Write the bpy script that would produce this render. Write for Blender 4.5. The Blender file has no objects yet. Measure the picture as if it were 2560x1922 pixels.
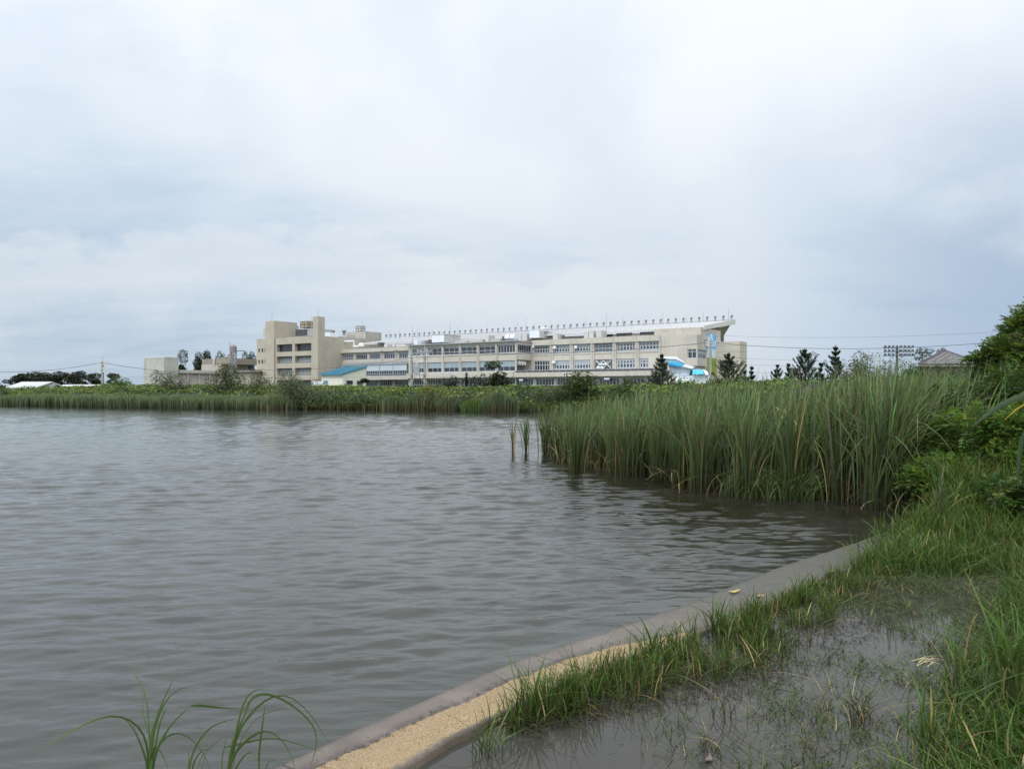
import bpy, math, random
import numpy as np
from mathutils import Vector, noise as mnoise
R = math.radians
rng = np.random.default_rng(7)
random.seed(7)
C = bpy.context.scene.collection

# ---------------------------------------------------------------- camera, world, sun
EYE, F, CX, HY = 1.7, 1850.0, 1280.0, 975.0        # eye height above the lake; focal length and horizon row of the 2560 px photograph
sc = bpy.context.scene
cd = bpy.data.cameras.new('camera'); cam = bpy.data.objects.new('camera', cd); C.objects.link(cam)
cd.sensor_width = 36; cd.lens = 36*F/2560; cd.shift_y = (HY-961)/2560
cd.clip_start = 0.05; cd.clip_end = 6000
cam.location = (0, 0, EYE); cam.rotation_euler = (R(90), 0, 0)
sc.camera = cam
sc.view_settings.view_transform = 'Standard'; sc.view_settings.look = 'None'
sc.view_settings.gamma = 1; sc.view_settings.use_curve_mapping = False
sc.view_settings.exposure = 0.0
sc.cycles.max_bounces = 6; sc.cycles.diffuse_bounces = 3; sc.cycles.glossy_bounces = 3; sc.cycles.transparent_max_bounces = 6

SUN_EL, SUN_AZ = R(52), R(205)                      # azimuth clockwise from +Y: high behind the camera, a little to the left
sl = bpy.data.lights.new('sun', 'SUN'); so = bpy.data.objects.new('sun', sl); C.objects.link(so)
sl.energy = 1.5; sl.angle = R(18); sl.color = (1, .955, .89)
sd = Vector((math.sin(SUN_AZ)*math.cos(SUN_EL), math.cos(SUN_AZ)*math.cos(SUN_EL), math.sin(SUN_EL)))
so.rotation_euler = sd.to_track_quat('Z', 'Y').to_euler()

class NT:
    """tiny node-tree writer"""
    def __init__(s, nt): s.t = nt
    def n(s, typ, ins=None, **kw):
        nd = s.t.nodes.new(typ)
        for k, v in kw.items(): setattr(nd, k, v)
        for k, v in (ins or {}).items():
            if isinstance(v, tuple) and len(v) == 2 and hasattr(v[0], 'outputs'): s.t.links.new(v[0].outputs[v[1]], nd.inputs[k])
            elif hasattr(v, 'outputs'): s.t.links.new(v.outputs[0], nd.inputs[k])
            else: nd.inputs[k].default_value = v
        return nd
    def math(s, op, a, b=0.0, c=0.0, clamp=False):
        return s.n('ShaderNodeMath', {0: a, 1: b, 2: c}, operation=op, use_clamp=clamp)
    def mix(s, f, a, b, mode='MIX'):
        m = s.n('ShaderNodeMix', data_type='RGBA', blend_type=mode)
        for i, v in ((0, f), (6, a), (7, b)):
            if isinstance(v, tuple) and len(v) == 2 and hasattr(v[0], 'outputs'): s.t.links.new(v[0].outputs[v[1]], m.inputs[i])
            elif hasattr(v, 'outputs'): s.t.links.new(v.outputs[0 if v.bl_idname != 'ShaderNodeMix' else 2], m.inputs[i])
            elif i == 0: m.inputs[i].default_value = v
            else: m.inputs[i].default_value = (*v, 1) if len(v) == 3 else v
        return m
    def ramp(s, f, a, b, lo=0.0, hi=1.0, smooth=True):
        return s.n('ShaderNodeMapRange', {'Value': f, 'From Min': a, 'From Max': b, 'To Min': lo, 'To Max': hi}, interpolation_type='SMOOTHSTEP' if smooth else 'LINEAR')
    def noise(s, vec, scale, detail=4, rough=.55, **kw):
        return s.n('ShaderNodeTexNoise', {'Vector': vec, 'Scale': scale, 'Detail': detail, 'Roughness': rough, **kw})

w = bpy.data.worlds.new('World'); sc.world = w; w.use_nodes = True
w.node_tree.nodes.clear(); T = NT(w.node_tree)
sky = T.n('ShaderNodeTexSky', sky_type='NISHITA', sun_disc=False, sun_elevation=SUN_EL, sun_rotation=SUN_AZ, air_density=1.2, dust_density=2.0, ozone_density=1.0)
tc = T.n('ShaderNodeTexCoord')
sep = T.n('ShaderNodeSeparateXYZ', {0: (tc, 'Generated')})
zc = T.math('MAXIMUM', (sep, 'Z'), 0.0)
den = T.math('ADD', zc, .16)
px_ = T.math('DIVIDE', (sep, 'X'), den); py_ = T.math('DIVIDE', (sep, 'Y'), den)
plane = T.n('ShaderNodeCombineXYZ', {0: px_, 1: py_, 2: .37})
streak = T.n('ShaderNodeMapping', {'Vector': plane, 'Rotation': (0, 0, R(28)), 'Scale': (.55, 1.1, 1)})
n1 = T.noise(streak, .62, 7, .52, Distortion=.35)
n2 = T.noise(streak, 2.6, 10, .62, Distortion=.25)
n3 = T.noise((tc, 'Generated'), 3.2, 5, .5)
# azimuth-dependent cloud sheet: thick and white towards the right and overhead, thinner and bluer low on the left
az = T.math('ARCTAN2', (sep, 'X'), (sep, 'Y'))
cov = T.math('ADD', T.math('MULTIPLY', n1, 1.1), T.math('MULTIPLY', n2, .55))
cov = T.math('SUBTRACT', cov, .11)
cov = T.math('ADD', cov, T.ramp(az, -.75, .15, -.16, .10))
cov = T.math('ADD', cov, T.ramp(zc, .05, .5, -.02, .14))
sheet = T.ramp(cov, .32, .84)
# a bank of heaped cloud standing over the horizon on the left
dirn = T.n('ShaderNodeMapping', {'Vector': (tc, 'Generated'), 'Scale': (1, 1, 1.5)})
nb = T.noise(dirn, 8.5, 12, .64)
nb2 = T.noise(dirn, 2.6, 3, .5)
top = T.math('ADD', T.ramp(az, -.78, -.30, .135, .212), T.ramp(az, -.30, .02, 0, -.028))
top = T.math('ADD', top, T.math('MULTIPLY', T.math('SUBTRACT', nb, .5), .17))
top = T.math('ADD', top, T.math('MULTIPLY', T.math('SUBTRACT', nb2, .5), .10))
top = T.math('SUBTRACT', top, zc)
bank = T.ramp(top, .0, .028)
bank = T.math('MULTIPLY', bank, T.ramp(top, .05, .14, 1, .12))
bank = T.math('MULTIPLY', bank, T.ramp(az, -.05, .45, 1, .25))
blue = T.mix(T.ramp(zc, .0, .35), (4.3, 5.65, 7.1), (5.7, 7.1, 8.6))
base = T.mix(.12, blue, sky)
white = T.mix(T.ramp(zc, .02, .5), (6.9, 7.5, 8.2), (10.2, 10.6, 11.2))
shade = T.ramp(n3, .38, .66)
white = T.mix(T.math('MULTIPLY', shade, .35), white, (5.5, 6.9, 8.4))
skyc = T.mix(T.math('MULTIPLY', sheet, .88), base, white)
skyc = T.mix(T.math('MULTIPLY', bank, .44), skyc, (8.3, 8.6, 9.0))
# heavier blue-grey underside of cloud low on the right
dark = T.math('MULTIPLY', T.ramp(az, .30, .62), T.ramp(zc, .42, .16))
dark = T.math('MULTIPLY', dark, T.ramp(T.noise(dirn, 3.3, 5, .5), .32, .54))
skyc = T.mix(T.math('MULTIPLY', dark, .9), skyc, (4.0, 5.2, 6.8))
# the sheet is thinnest, and the light strongest, overhead and behind the camera where the sun stands
sunv = T.n('ShaderNodeVectorMath', {0: (tc, 'Generated'), 1: tuple(sd)}, operation='DOT_PRODUCT')
glow = T.ramp((sunv, 'Value'), -.1, 1.0, 1.0, 2.3)
skyc = T.n('ShaderNodeVectorMath', {0: (skyc, 2), 'Scale': glow}, operation='SCALE')
bg = T.n('ShaderNodeBackground', {'Color': skyc, 'Strength': .1})
T.n('ShaderNodeOutputWorld', {0: bg})

# ---------------------------------------------------------------- helpers
def ray(px): return (px-CX)/F
def gp(px, py, z=0.0):
    Y = (EYE-z)*F/(py-HY); return np.array([ray(px)*Y, Y, z])
def at(px, py, Y): return np.array([ray(px)*Y, Y, EYE-(py-HY)/F*Y])

ORG = {}
def put(o, name, parent=None, **props):
    o.name = name; C.objects.link(o)
    if parent is not None: o.parent = parent
    for k, v in props.items():
        if v: o[k] = v
    return o
def thing(name, label, cat, loc, group=None):
    o = bpy.data.objects.new(name, None); o.empty_display_size = .2
    put(o, name, None, label=label, category=cat, group=group)
    o.location = tuple(loc); ORG[o.name] = np.array(loc, float)
    return o
def mk(name, V, faces, mats, parent=None, col=None, uv=None, smooth=False, fmat=None, org=None, **props):
    """ONE mesh object from world-space vertices; faces = (n,k) array or list of tuples"""
    V = np.asarray(V, float).reshape(-1, 3)
    if parent is not None: o0 = ORG[parent.name]
    elif org is not None: o0 = np.array(org, float)
    else:
        o0 = np.array([(V[:, 0].min()+V[:, 0].max())/2, (V[:, 1].min()+V[:, 1].max())/2, V[:, 2].min()])
    me = bpy.data.meshes.new(name)
    L = V-o0
    if isinstance(faces, np.ndarray):
        nf, k = faces.shape
        me.vertices.add(len(L)); me.vertices.foreach_set('co', L.astype(np.float32).ravel())
        me.loops.add(nf*k); me.loops.foreach_set('vertex_index', faces.astype(np.int32).ravel())
        me.polygons.add(nf); me.polygons.foreach_set('loop_start', (np.arange(nf)*k).astype(np.int32))
        me.polygons.foreach_set('loop_total', np.full(nf, k, np.int32))
        me.update(calc_edges=True)
    else:
        me.from_pydata([tuple(v) for v in L], [], [tuple(f) for f in faces]); me.update()
    for m in (mats if isinstance(mats, (list, tuple)) else [mats]): me.materials.append(m)
    if fmat is not None: me.polygons.foreach_set('material_index', np.asarray(fmat, np.int32))
    if smooth: me.polygons.foreach_set('use_smooth', np.ones(len(me.polygons), bool))
    if col is not None:
        a = me.color_attributes.new('col', 'FLOAT_COLOR', 'POINT')
        cc = np.ones((len(V), 4), np.float32); cc[:, :3] = col; a.data.foreach_set('color', cc.ravel())
    if uv is not None:
        a = me.attributes.new('uvw', 'FLOAT_VECTOR', 'POINT')
        cc = np.zeros((len(V), 3), np.float32); cc[:, :2] = uv; a.data.foreach_set('vector', cc.ravel())
    o = bpy.data.objects.new(name, me)
    put(o, name, parent, **props)
    if parent is None: o.location = tuple(o0)
    ORG[o.name] = o0
    return o

class MB:
    """collects boxes, bars and polygons into one mesh"""
    def __init__(s): s.v = []; s.f = []; s.m = []
    def add(s, vs, fs, m=0):
        b = len(s.v); s.v += [tuple(map(float, p)) for p in vs]
        s.f += [tuple(i+b for i in f) for f in fs]; s.m += [m]*len(fs)
    def hexa(s, p, m=0):   # p: 4 bottom + 4 top, same winding
        s.add(p, [(3, 2, 1, 0), (4, 5, 6, 7), (0, 1, 5, 4), (1, 2, 6, 5), (2, 3, 7, 6), (3, 0, 4, 7)], m)
    def box(s, x0, x1, y0, y1, z0, z1, m=0):
        s.hexa([(x0, y0, z0), (x1, y0, z0), (x1, y1, z0), (x0, y1, z0), (x0, y0, z1), (x1, y0, z1), (x1, y1, z1), (x0, y1, z1)], m)
    def tube(s, pts, rad, n=6, m=0, cap=True):
        pts = [np.asarray(p, float) for p in pts]
        rad = rad if hasattr(rad, '__len__') else [rad]*len(pts)
        b = len(s.v)
        for i, p in enumerate(pts):
            d = pts[min(i+1, len(pts)-1)]-pts[max(i-1, 0)]; d = d/(np.linalg.norm(d)+1e-9)
            a = np.cross(d, (0, 0, 1.)) if abs(d[2]) < .9 else np.cross(d, (1., 0, 0)); a /= np.linalg.norm(a); c = np.cross(d, a)
            for k in range(n):
                t = 2*math.pi*k/n; s.v.append(tuple(p+rad[i]*(math.cos(t)*a+math.sin(t)*c)))
        for i in range(len(pts)-1):
            for k in range(n):
                s.f.append((b+i*n+k, b+i*n+(k+1) % n, b+(i+1)*n+(k+1) % n, b+(i+1)*n+k)); s.m.append(m)
        if cap:
            s.f.append(tuple(b+k for k in range(n))[::-1]); s.m.append(m)
            e = b+(len(pts)-1)*n; s.f.append(tuple(e+k for k in range(n))); s.m.append(m)
    def build(s, name, mats, parent=None, **kw):
        return mk(name, s.v, s.f, mats, parent, fmat=s.m, **kw)

# building frame: U runs along the long facades (right and nearer), W runs away from the camera
UV = np.array([.832, -.5547]); WV = np.array([.5547, .832])
class PL:
    """F: facade plane at depth w=c, coordinate a=u.  E: end wall plane at u=c, coordinate a=w"""
    def __init__(s, kind, c): s.k = kind; s.c = c
    def Y(s, px):
        r = np.array([ray(px), 1.]); return s.c/(r@(WV if s.k == 'F' else UV))
    def a(s, px):
        Y = s.Y(px); P = np.array([ray(px)*Y, Y]); return P@(UV if s.k == 'F' else WV)
    def z(s, py, px): return EYE-(py-HY)/F*s.Y(px)
    def uw(s, a, off=0.0):
        return (a, s.c-off) if s.k == 'F' else (s.c+off, a)
def X3(u, w, z):
    p = UV*u+WV*w; return (p[0], p[1], z)
class BB(MB):
    """box builder in building coordinates"""
    def bb(s, u0, u1, w0, w1, z0, z1, m=0):
        s.hexa([X3(u0, w0, z0), X3(u1, w0, z0), X3(u1, w1, z0), X3(u0, w1, z0), X3(u0, w0, z1), X3(u1, w0, z1), X3(u1, w1, z1), X3(u0, w1, z1)], m)
    def pb(s, pl, a0, a1, z0, z1, o0, o1, m=0):    # box on a plane between outward offsets o0<o1
        u0, w0 = pl.uw(a0, o1); u1, w1 = pl.uw(a1, o0)
        if pl.k == 'F': s.bb(u0, u1, w0, w1, z0, z1, m)
        else: s.bb(u1, u0, w0, w1, z0, z1, m)

def volume(parent, u0, u1, w0, w1, z0, z1, fo=(), eo=(), mat=None, name='wall', depth=.35):
    """closed block whose front (w0) and right end (u1) have recessed openings (a0,a1,z0,z1)"""
    b = BB(); P = X3
    def holed(pl, a0, a1, ops):
        A = sorted({a0, a1, *[o[0] for o in ops], *[o[1] for o in ops]}); A = [a for a in A if a0 <= a <= a1]
        Z = sorted({z0, z1, *[o[2] for o in ops], *[o[3] for o in ops]}); Z = [z for z in Z if z0 <= z <= z1]
        q = lambda a, z, off=0.: P(*pl.uw(a, off), z)
        for i in range(len(A)-1):
            for j in range(len(Z)-1):
                ca, cz = (A[i]+A[i+1])/2, (Z[j]+Z[j+1])/2
                if any(o[0] < ca < o[1] and o[2] < cz < o[3] for o in ops): continue
                b.add([q(A[i], Z[j]), q(A[i+1], Z[j]), q(A[i+1], Z[j+1]), q(A[i], Z[j+1])], [(0, 1, 2, 3)])
        for o in ops:
            d = -(o[4] if len(o) > 4 else depth)
            c0 = [(o[0], o[2]), (o[1], o[2]), (o[1], o[3]), (o[0], o[3])]
            for k in range(4):
                p0, p1 = c0[k], c0[(k+1) % 4]
                b.add([q(*p0), q(*p0, d), q(*p1, d), q(*p1)], [(0, 1, 2, 3)])
            b.add([q(o[0], o[2], d), q(o[1], o[2], d), q(o[1], o[3], d), q(o[0], o[3], d)], [(0, 1, 2, 3)])
    holed(PL('F', w0), u0, u1, list(fo)); holed(PL('E', u1), w0, w1, list(eo))
    b.add([P(u0, w1, z0), P(u0, w0, z0), P(u0, w0, z1), P(u0, w1, z1)], [(0, 1, 2, 3)])
    b.add([P(u1, w1, z0), P(u0, w1, z0), P(u0, w1, z1), P(u1, w1, z1)], [(0, 1, 2, 3)])
    b.add([P(u0, w0, z1), P(u1, w0, z1), P(u1, w1, z1), P(u0, w1, z1)], [(0, 1, 2, 3)])
    return b.build(name, mat, parent)

# ---------------------------------------------------------------- materials
def pmat(name, col, rough=.7, metal=0., spec=.5):
    m = bpy.data.materials.new(name); m.use_nodes = True; m.node_tree.nodes.clear(); t = NT(m.node_tree)
    bs = t.n('ShaderNodeBsdfPrincipled', {'Roughness': rough, 'Metallic': metal, 'Specular IOR Level': spec})
    t.n('ShaderNodeOutputMaterial', {0: bs})
    if col is not None: bs.inputs['Base Color'].default_value = (*col, 1)
    return m, t, bs
def weathered(name, col, col2, rough=.8, scale=.35, streak=.5, amt=.6, bump=0., metal=0., joints=None):
    """painted concrete or metal: broad mottling, vertical rain streaks and fine grain, all fixed to the object"""
    m, t, bs = pmat(name, None, rough, metal)
    tc = t.n('ShaderNodeTexCoord')
    n1 = t.noise((tc, 'Object'), scale, 6, .6)
    mp = t.n('ShaderNodeMapping', {'Vector': (tc, 'Object'), 'Scale': (1.3, 1.3, .09)})
    n2 = t.noise(mp, 1.1, 5, .6)
    n3 = t.noise((tc, 'Object'), 9, 3, .6)
    f = t.math('ADD', t.math('MULTIPLY', t.ramp(n1, .35, .7), .5), t.math('MULTIPLY', t.ramp(n2, .48, .75), streak))
    f = t.math('ADD', f, t.math('MULTIPLY', n3, .18))
    f = t.math('MULTIPLY', f, amt, clamp=True)
    c = t.mix(f, col, col2)
    if joints:
        s = t.n('ShaderNodeSeparateXYZ', {0: (tc, 'Object')})
        fr = t.math('FRACT', t.math('DIVIDE', (s, 'Z'), joints))
        j = t.math('LESS_THAN', fr, .07)
        c = t.mix(t.math('MULTIPLY', j, .55), c, tuple(v*.35 for v in col))
    t.t.links.new(c.outputs[2], bs.inputs['Base Color'])
    if bump:
        b = t.n('ShaderNodeBump', {'Height': n3, 'Strength': bump, 'Distance': .05}); t.t.links.new(b.outputs[0], bs.inputs['Normal'])
    return m
M = {}
M['cream'] = weathered('cream_painted_concrete', (.47, .435, .38), (.31, .27, .22), amt=.85)
M['cream2'] = weathered('pale_painted_concrete', (.50, .468, .41), (.34, .30, .245), amt=.75)
M['beige'] = weathered('beige_concrete', (.42, .375, .30), (.30, .26, .20), amt=.75)
M['beige_panel'] = weathered('beige_panel', (.50, .455, .375), (.34, .30, .24), amt=.5, joints=1.55)
M['hall'] = weathered('grey_concrete', (.47, .45, .40), (.27, .25, .22), amt=.9, streak=.7, scale=.5)
M['brownwall'] = weathered('brown_render', (.27, .235, .19), (.17, .145, .12), amt=.7)
M['shedwall'] = weathered('cream_metal_cladding', (.72, .69, .58), (.52, .48, .38), amt=.45)
M['roofmetal'] = weathered('pale_roof_metal', (.56, .555, .55), (.45, .445, .44), rough=.55, amt=.5)
M['fascia'] = weathered('roof_fascia', (.62, .60, .55), (.42, .40, .36), amt=.5)
M['greymetal'] = weathered('grey_metal', (.33, .345, .36), (.2, .2, .2), rough=.5, amt=.6)
M['galv'] = weathered('galvanised_metal', (.50, .50, .48), (.33, .31, .28), rough=.5, amt=.7)
M['palepanel'] = weathered('pale_panel', (.66, .69, .72), (.52, .54, .56), rough=.6, amt=.4)
M['darkmetal'] = weathered('dark_metal', (.07, .07, .075), (.12, .10, .09), rough=.6, amt=.5)
M['rust'] = weathered('rusty_tank', (.42, .34, .22), (.16, .10, .06), rough=.8, scale=.9, amt=1.0)
M['alu'] = pmat('window_aluminium', (.37, .395, .42), .45, .0)[0]
M['darkalu'] = pmat('dark_window_frame', (.06, .065, .075), .45, .0)[0]
M['glass'] = pmat('dark_window_glass', (.022, .027, .036), .12, 0, .6)[0]
M['glass2'] = pmat('grey_window_glass', (.075, .085, .10), .15, 0, .6)[0]
M['frost'] = weathered('pale_blue_blind', (.27, .34, .37), (.2, .26, .29), rough=.35, amt=.5)
M['curtain'] = weathered('grey_curtain', (.36, .39, .39), (.2, .21, .22), rough=.6, scale=2.2, amt=.9)
M['blueroof'] = weathered('blue_roof_sheet', (.055, .21, .29), (.045, .15, .21), rough=.5, amt=.6)
M['cyan'] = pmat('light_blue_sheet', (.06, .42, .62), .4)[0]
M['cyandeep'] = pmat('deep_blue_sheet', (.02, .27, .55), .4)[0]
M['white'] = weathered('white_sheet', (.80, .82, .84), (.62, .64, .66), rough=.5, amt=.35)
M['paleblue'] = weathered('pale_blue_grey_sheet', (.46, .52, .57), (.38, .43, .47), rough=.5, amt=.4)
M['lean'] = weathered('lean_to_roof_glazing', (.22, .26, .28), (.13, .16, .16), rough=.3, amt=.7)
M['polec'] = weathered('pole_concrete', (.30, .285, .25), (.19, .17, .15), amt=.7)
M['cable'] = pmat('black_cable', (.07, .075, .08), .6)[0]
M['lampgrey'] = pmat('lamp_housing', (.13, .135, .145), .5)[0]
M['tankgrey'] = weathered('brown_grey_tank', (.22, .19, .19), (.14, .12, .12), rough=.6, amt=.5)
M['bark'] = weathered('bark', (.085, .065, .045), (.04, .032, .025), scale=4, amt=.9, bump=.4)
M['terra'] = weathered('terracotta', (.35, .17, .11), (.22, .11, .08), amt=.5)

def leafmat(name, rough=.5, trans=.3, spec=.35):
    """reads each leaf's stored colour from the mesh; thin leaves let some light through"""
    m = bpy.data.materials.new(name); m.use_nodes = True; m.node_tree.nodes.clear(); t = NT(m.node_tree)
    a = t.n('ShaderNodeAttribute', attribute_name='col')
    bs = t.n('ShaderNodeBsdfPrincipled', {'Base Color': a, 'Roughness': rough, 'Specular IOR Level': spec})
    tr = t.n('ShaderNodeBsdfTranslucent', {'Color': t.n('ShaderNodeVectorMath', {0: a, 1: (1.25, 1.3, .7)}, operation='MULTIPLY')})
    mx = t.n('ShaderNodeMixShader', {0: trans, 1: bs, 2: tr})
    t.n('ShaderNodeOutputMaterial', {0: mx})
    return m
M['leaf'] = leafmat('leaf'); M['needle'] = leafmat('needle', .6, .08, .25); M['blade'] = leafmat('reed_blade', .5, .22, .28)

# ---------------------------------------------------------------- vegetation generators (numpy)
def jit(col, n, k=.22, hue=.10):
    c = np.tile(np.array(col), (n, 1)); c *= (1+rng.normal(0, k, (n, 1))).clip(.4, 1.9)
    return (c*(1+rng.normal(0, hue, (n, 3)))).clip(.004, .9)
def leaves(Cn, size, col, up=.5, asp=.5, kvar=.25, coln=None):
    """folded diamond leaves, two quads' worth of area in one quad each"""
    n = len(Cn); s = size*(1+rng.normal(0, .25, (n, 1))).clip(.4, 1.8)
    nrm = rng.normal(0, 1, (n, 3)); nrm[:, 2] = np.abs(nrm[:, 2])+up*1.5; nrm /= np.linalg.norm(nrm, axis=1, keepdims=True)
    a = np.cross(nrm, rng.normal(0, 1, (n, 3))); a /= np.linalg.norm(a, axis=1, keepdims=True); b = np.cross(nrm, a)
    V = np.stack([Cn-a*s*.5, Cn+b*s*asp*.5, Cn+a*s*.5-nrm*s*.12, Cn-b*s*asp*.5], 1).reshape(-1, 3)
    Fc = np.arange(n*4).reshape(n, 4)
    cl = jit(col, n, kvar) if coln is None else coln
    return V, Fc, np.repeat(cl, 4, 0)
def blades(B, h, w, ang, lean, droop, base, tip, seg=5, wang=None, dry=0., kvar=.18, wprof=None):
    """grass and reed blades: B (n,3) roots, h height, w width, ang lean heading, lean sideways reach, droop tip sag"""
    n = len(B); t = np.linspace(0, 1, seg+1)[None, :, None]
    h, w, ang, lean, droop = [np.broadcast_to(np.asarray(x, float), (n,)).reshape(n, 1, 1) for x in (h, w, ang, lean, droop)]
    d = np.concatenate([np.cos(ang), np.sin(ang), np.zeros_like(ang)], 2)
    Cn = B[:, None, :]+d*(h*lean*(t**1.9))+np.array([0, 0, 1.])[None, None]*(h*(t-droop*t**3))
    wa = rng.uniform(0, math.pi, (n, 1, 1)) if wang is None else wang
    wd = np.concatenate([np.cos(wa), np.sin(wa), np.zeros_like(wa)], 2)
    pr = (.55+1.0*t-.2*t*t)*(1-t**3)+.03 if wprof is None else wprof(t)
    ww = w*pr*.5
    V = np.stack([Cn-wd*ww, Cn+wd*ww], 2).reshape(-1, 3)
    i = np.arange(n)[:, None]*(seg+1)*2+np.arange(seg)[None]*2
    Fc = np.stack([i, i+1, i+3, i+2], -1).reshape(-1, 4)
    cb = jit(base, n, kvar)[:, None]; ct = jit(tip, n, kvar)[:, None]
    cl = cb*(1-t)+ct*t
    if dry:
        k = rng.random(n) < dry; dc = jit((.30, .22, .10), n, .2)[:, None]
        cl = np.where(k[:, None, None], dc+0*cl, cl)
    return V, Fc, np.repeat(cl, 2, 1).reshape(-1, 3)
def cat(parts):
    Vs, Fs, Cs, b = [], [], [], 0
    for V, Fc, cl in parts:
        Vs.append(V); Fs.append(Fc+b); Cs.append(cl); b += len(V)
    return np.concatenate(Vs), np.concatenate(Fs), np.concatenate(Cs)
def blob_points(blobs, per, shell=.55):
    out = []
    for (c, r, k) in blobs:
        n = max(3, int(per*k)); d = rng.normal(0, 1, (n, 3)); d /= np.linalg.norm(d, axis=1, keepdims=True)
        q = shell+(1-shell)*rng.random((n, 1))**.6
        q *= 1+.18*np.sin(d[:, :1]*5+c[0]*3)*np.cos(d[:, 2:]*6+c[1])
        out.append(np.array(c)+d*q*np.array(r))
    return np.concatenate(out)
def crown_blobs(c, r, n, flat=.75, low=.0):
    """uneven cluster of foliage masses filling an ellipsoid of half-sizes r about c"""
    bl = []
    for i in range(n):
        d = rng.normal(0, 1, 3); d /= np.linalg.norm(d); q = rng.random()**.45*.72
        p = np.array(c)+d*q*np.array(r)
        s = rng.uniform(.26, .46); m = float(np.mean(r))
        rr = np.array([m*s, m*s, m*s*flat])
        bl.append((p, rr, s*s*10))
    return bl
def trunk_mesh(base, top, r0, limbs, seed=0):
    b = MB(); rs = random.Random(seed); base = np.array(base, float); top = np.array(top, float)
    pts = [base+(top-base)*t+np.array([rs.uniform(-.08, .08), rs.uniform(-.08, .08), 0])*np.linalg.norm(top-base)*.3*(t > 0) for t in (0, .25, .5, .75, 1)]
    b.tube(pts, [r0, r0*.8, r0*.62, r0*.4, r0*.15], 7)
    for l in limbs:
        k = rs.choice([1, 2, 3]); s = pts[k]; mid = s*.5+np.array(l)*.5+np.array([0, 0, -.08*np.linalg.norm(np.array(l)-s)])
        b.tube([s, mid, np.array(l)], [r0*.42, r0*.28, r0*.08], 5)
    return b
def bush(name, label, catg, px, pyt, wpx, Y, col, size=.14, dens=1.0, z0=.2, nb=14, group=None, trunk=True, up=.5, asp=.5, colb=None, depth=None, mat='leaf', flat=.75, hfrac=1.0):
    ztop = EYE-(pyt-HY)/F*Y; hw = wpx/F*Y/2; hh = (ztop-z0)/2*hfrac; x = ray(px)*Y
    c = (x, Y, ztop-hh); r = (hw, depth or hw*.8, hh)
    t = thing(name, label, catg, (x, Y, z0), group)
    bl = crown_blobs(c, r, nb, flat)
    area = hw*hh*4; n = area/(size*size*asp)*4.6*dens
    tot = sum(b[2] for b in bl)
    P = blob_points(bl, n/tot)
    for k_, (lo_, hi_) in enumerate(((x-hw, x+hw), (Y-r[1], Y+r[1]), (ztop-2*hh, ztop))):
        a_, b_ = np.percentile(P[:, k_], [2.2, 97.8]); P[:, k_] = lo_+(P[:, k_]-a_)/(b_-a_)*(hi_-lo_)
    P = P[P[:, 2] > z0]
    cl = jit(col, len(P), .28)
    if colb is not None:
        k = rng.random(len(P)) < .35; cl[k] = jit(colb, int(k.sum()), .25)
    V, Fc, cc = leaves(P, size, col, up, asp, coln=cl)
    mk('crown' if trunk else 'foliage', V, Fc, M[mat], t, col=cc)
    limbs = [b[0] for b in bl[:7]]
    trunk_mesh((x, Y, z0), (x, Y, c[2]+hh*.4), max(.04, hw*.05), limbs, int(px)).build('trunk' if trunk else 'stem', M['bark'], t)
    return t
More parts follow.
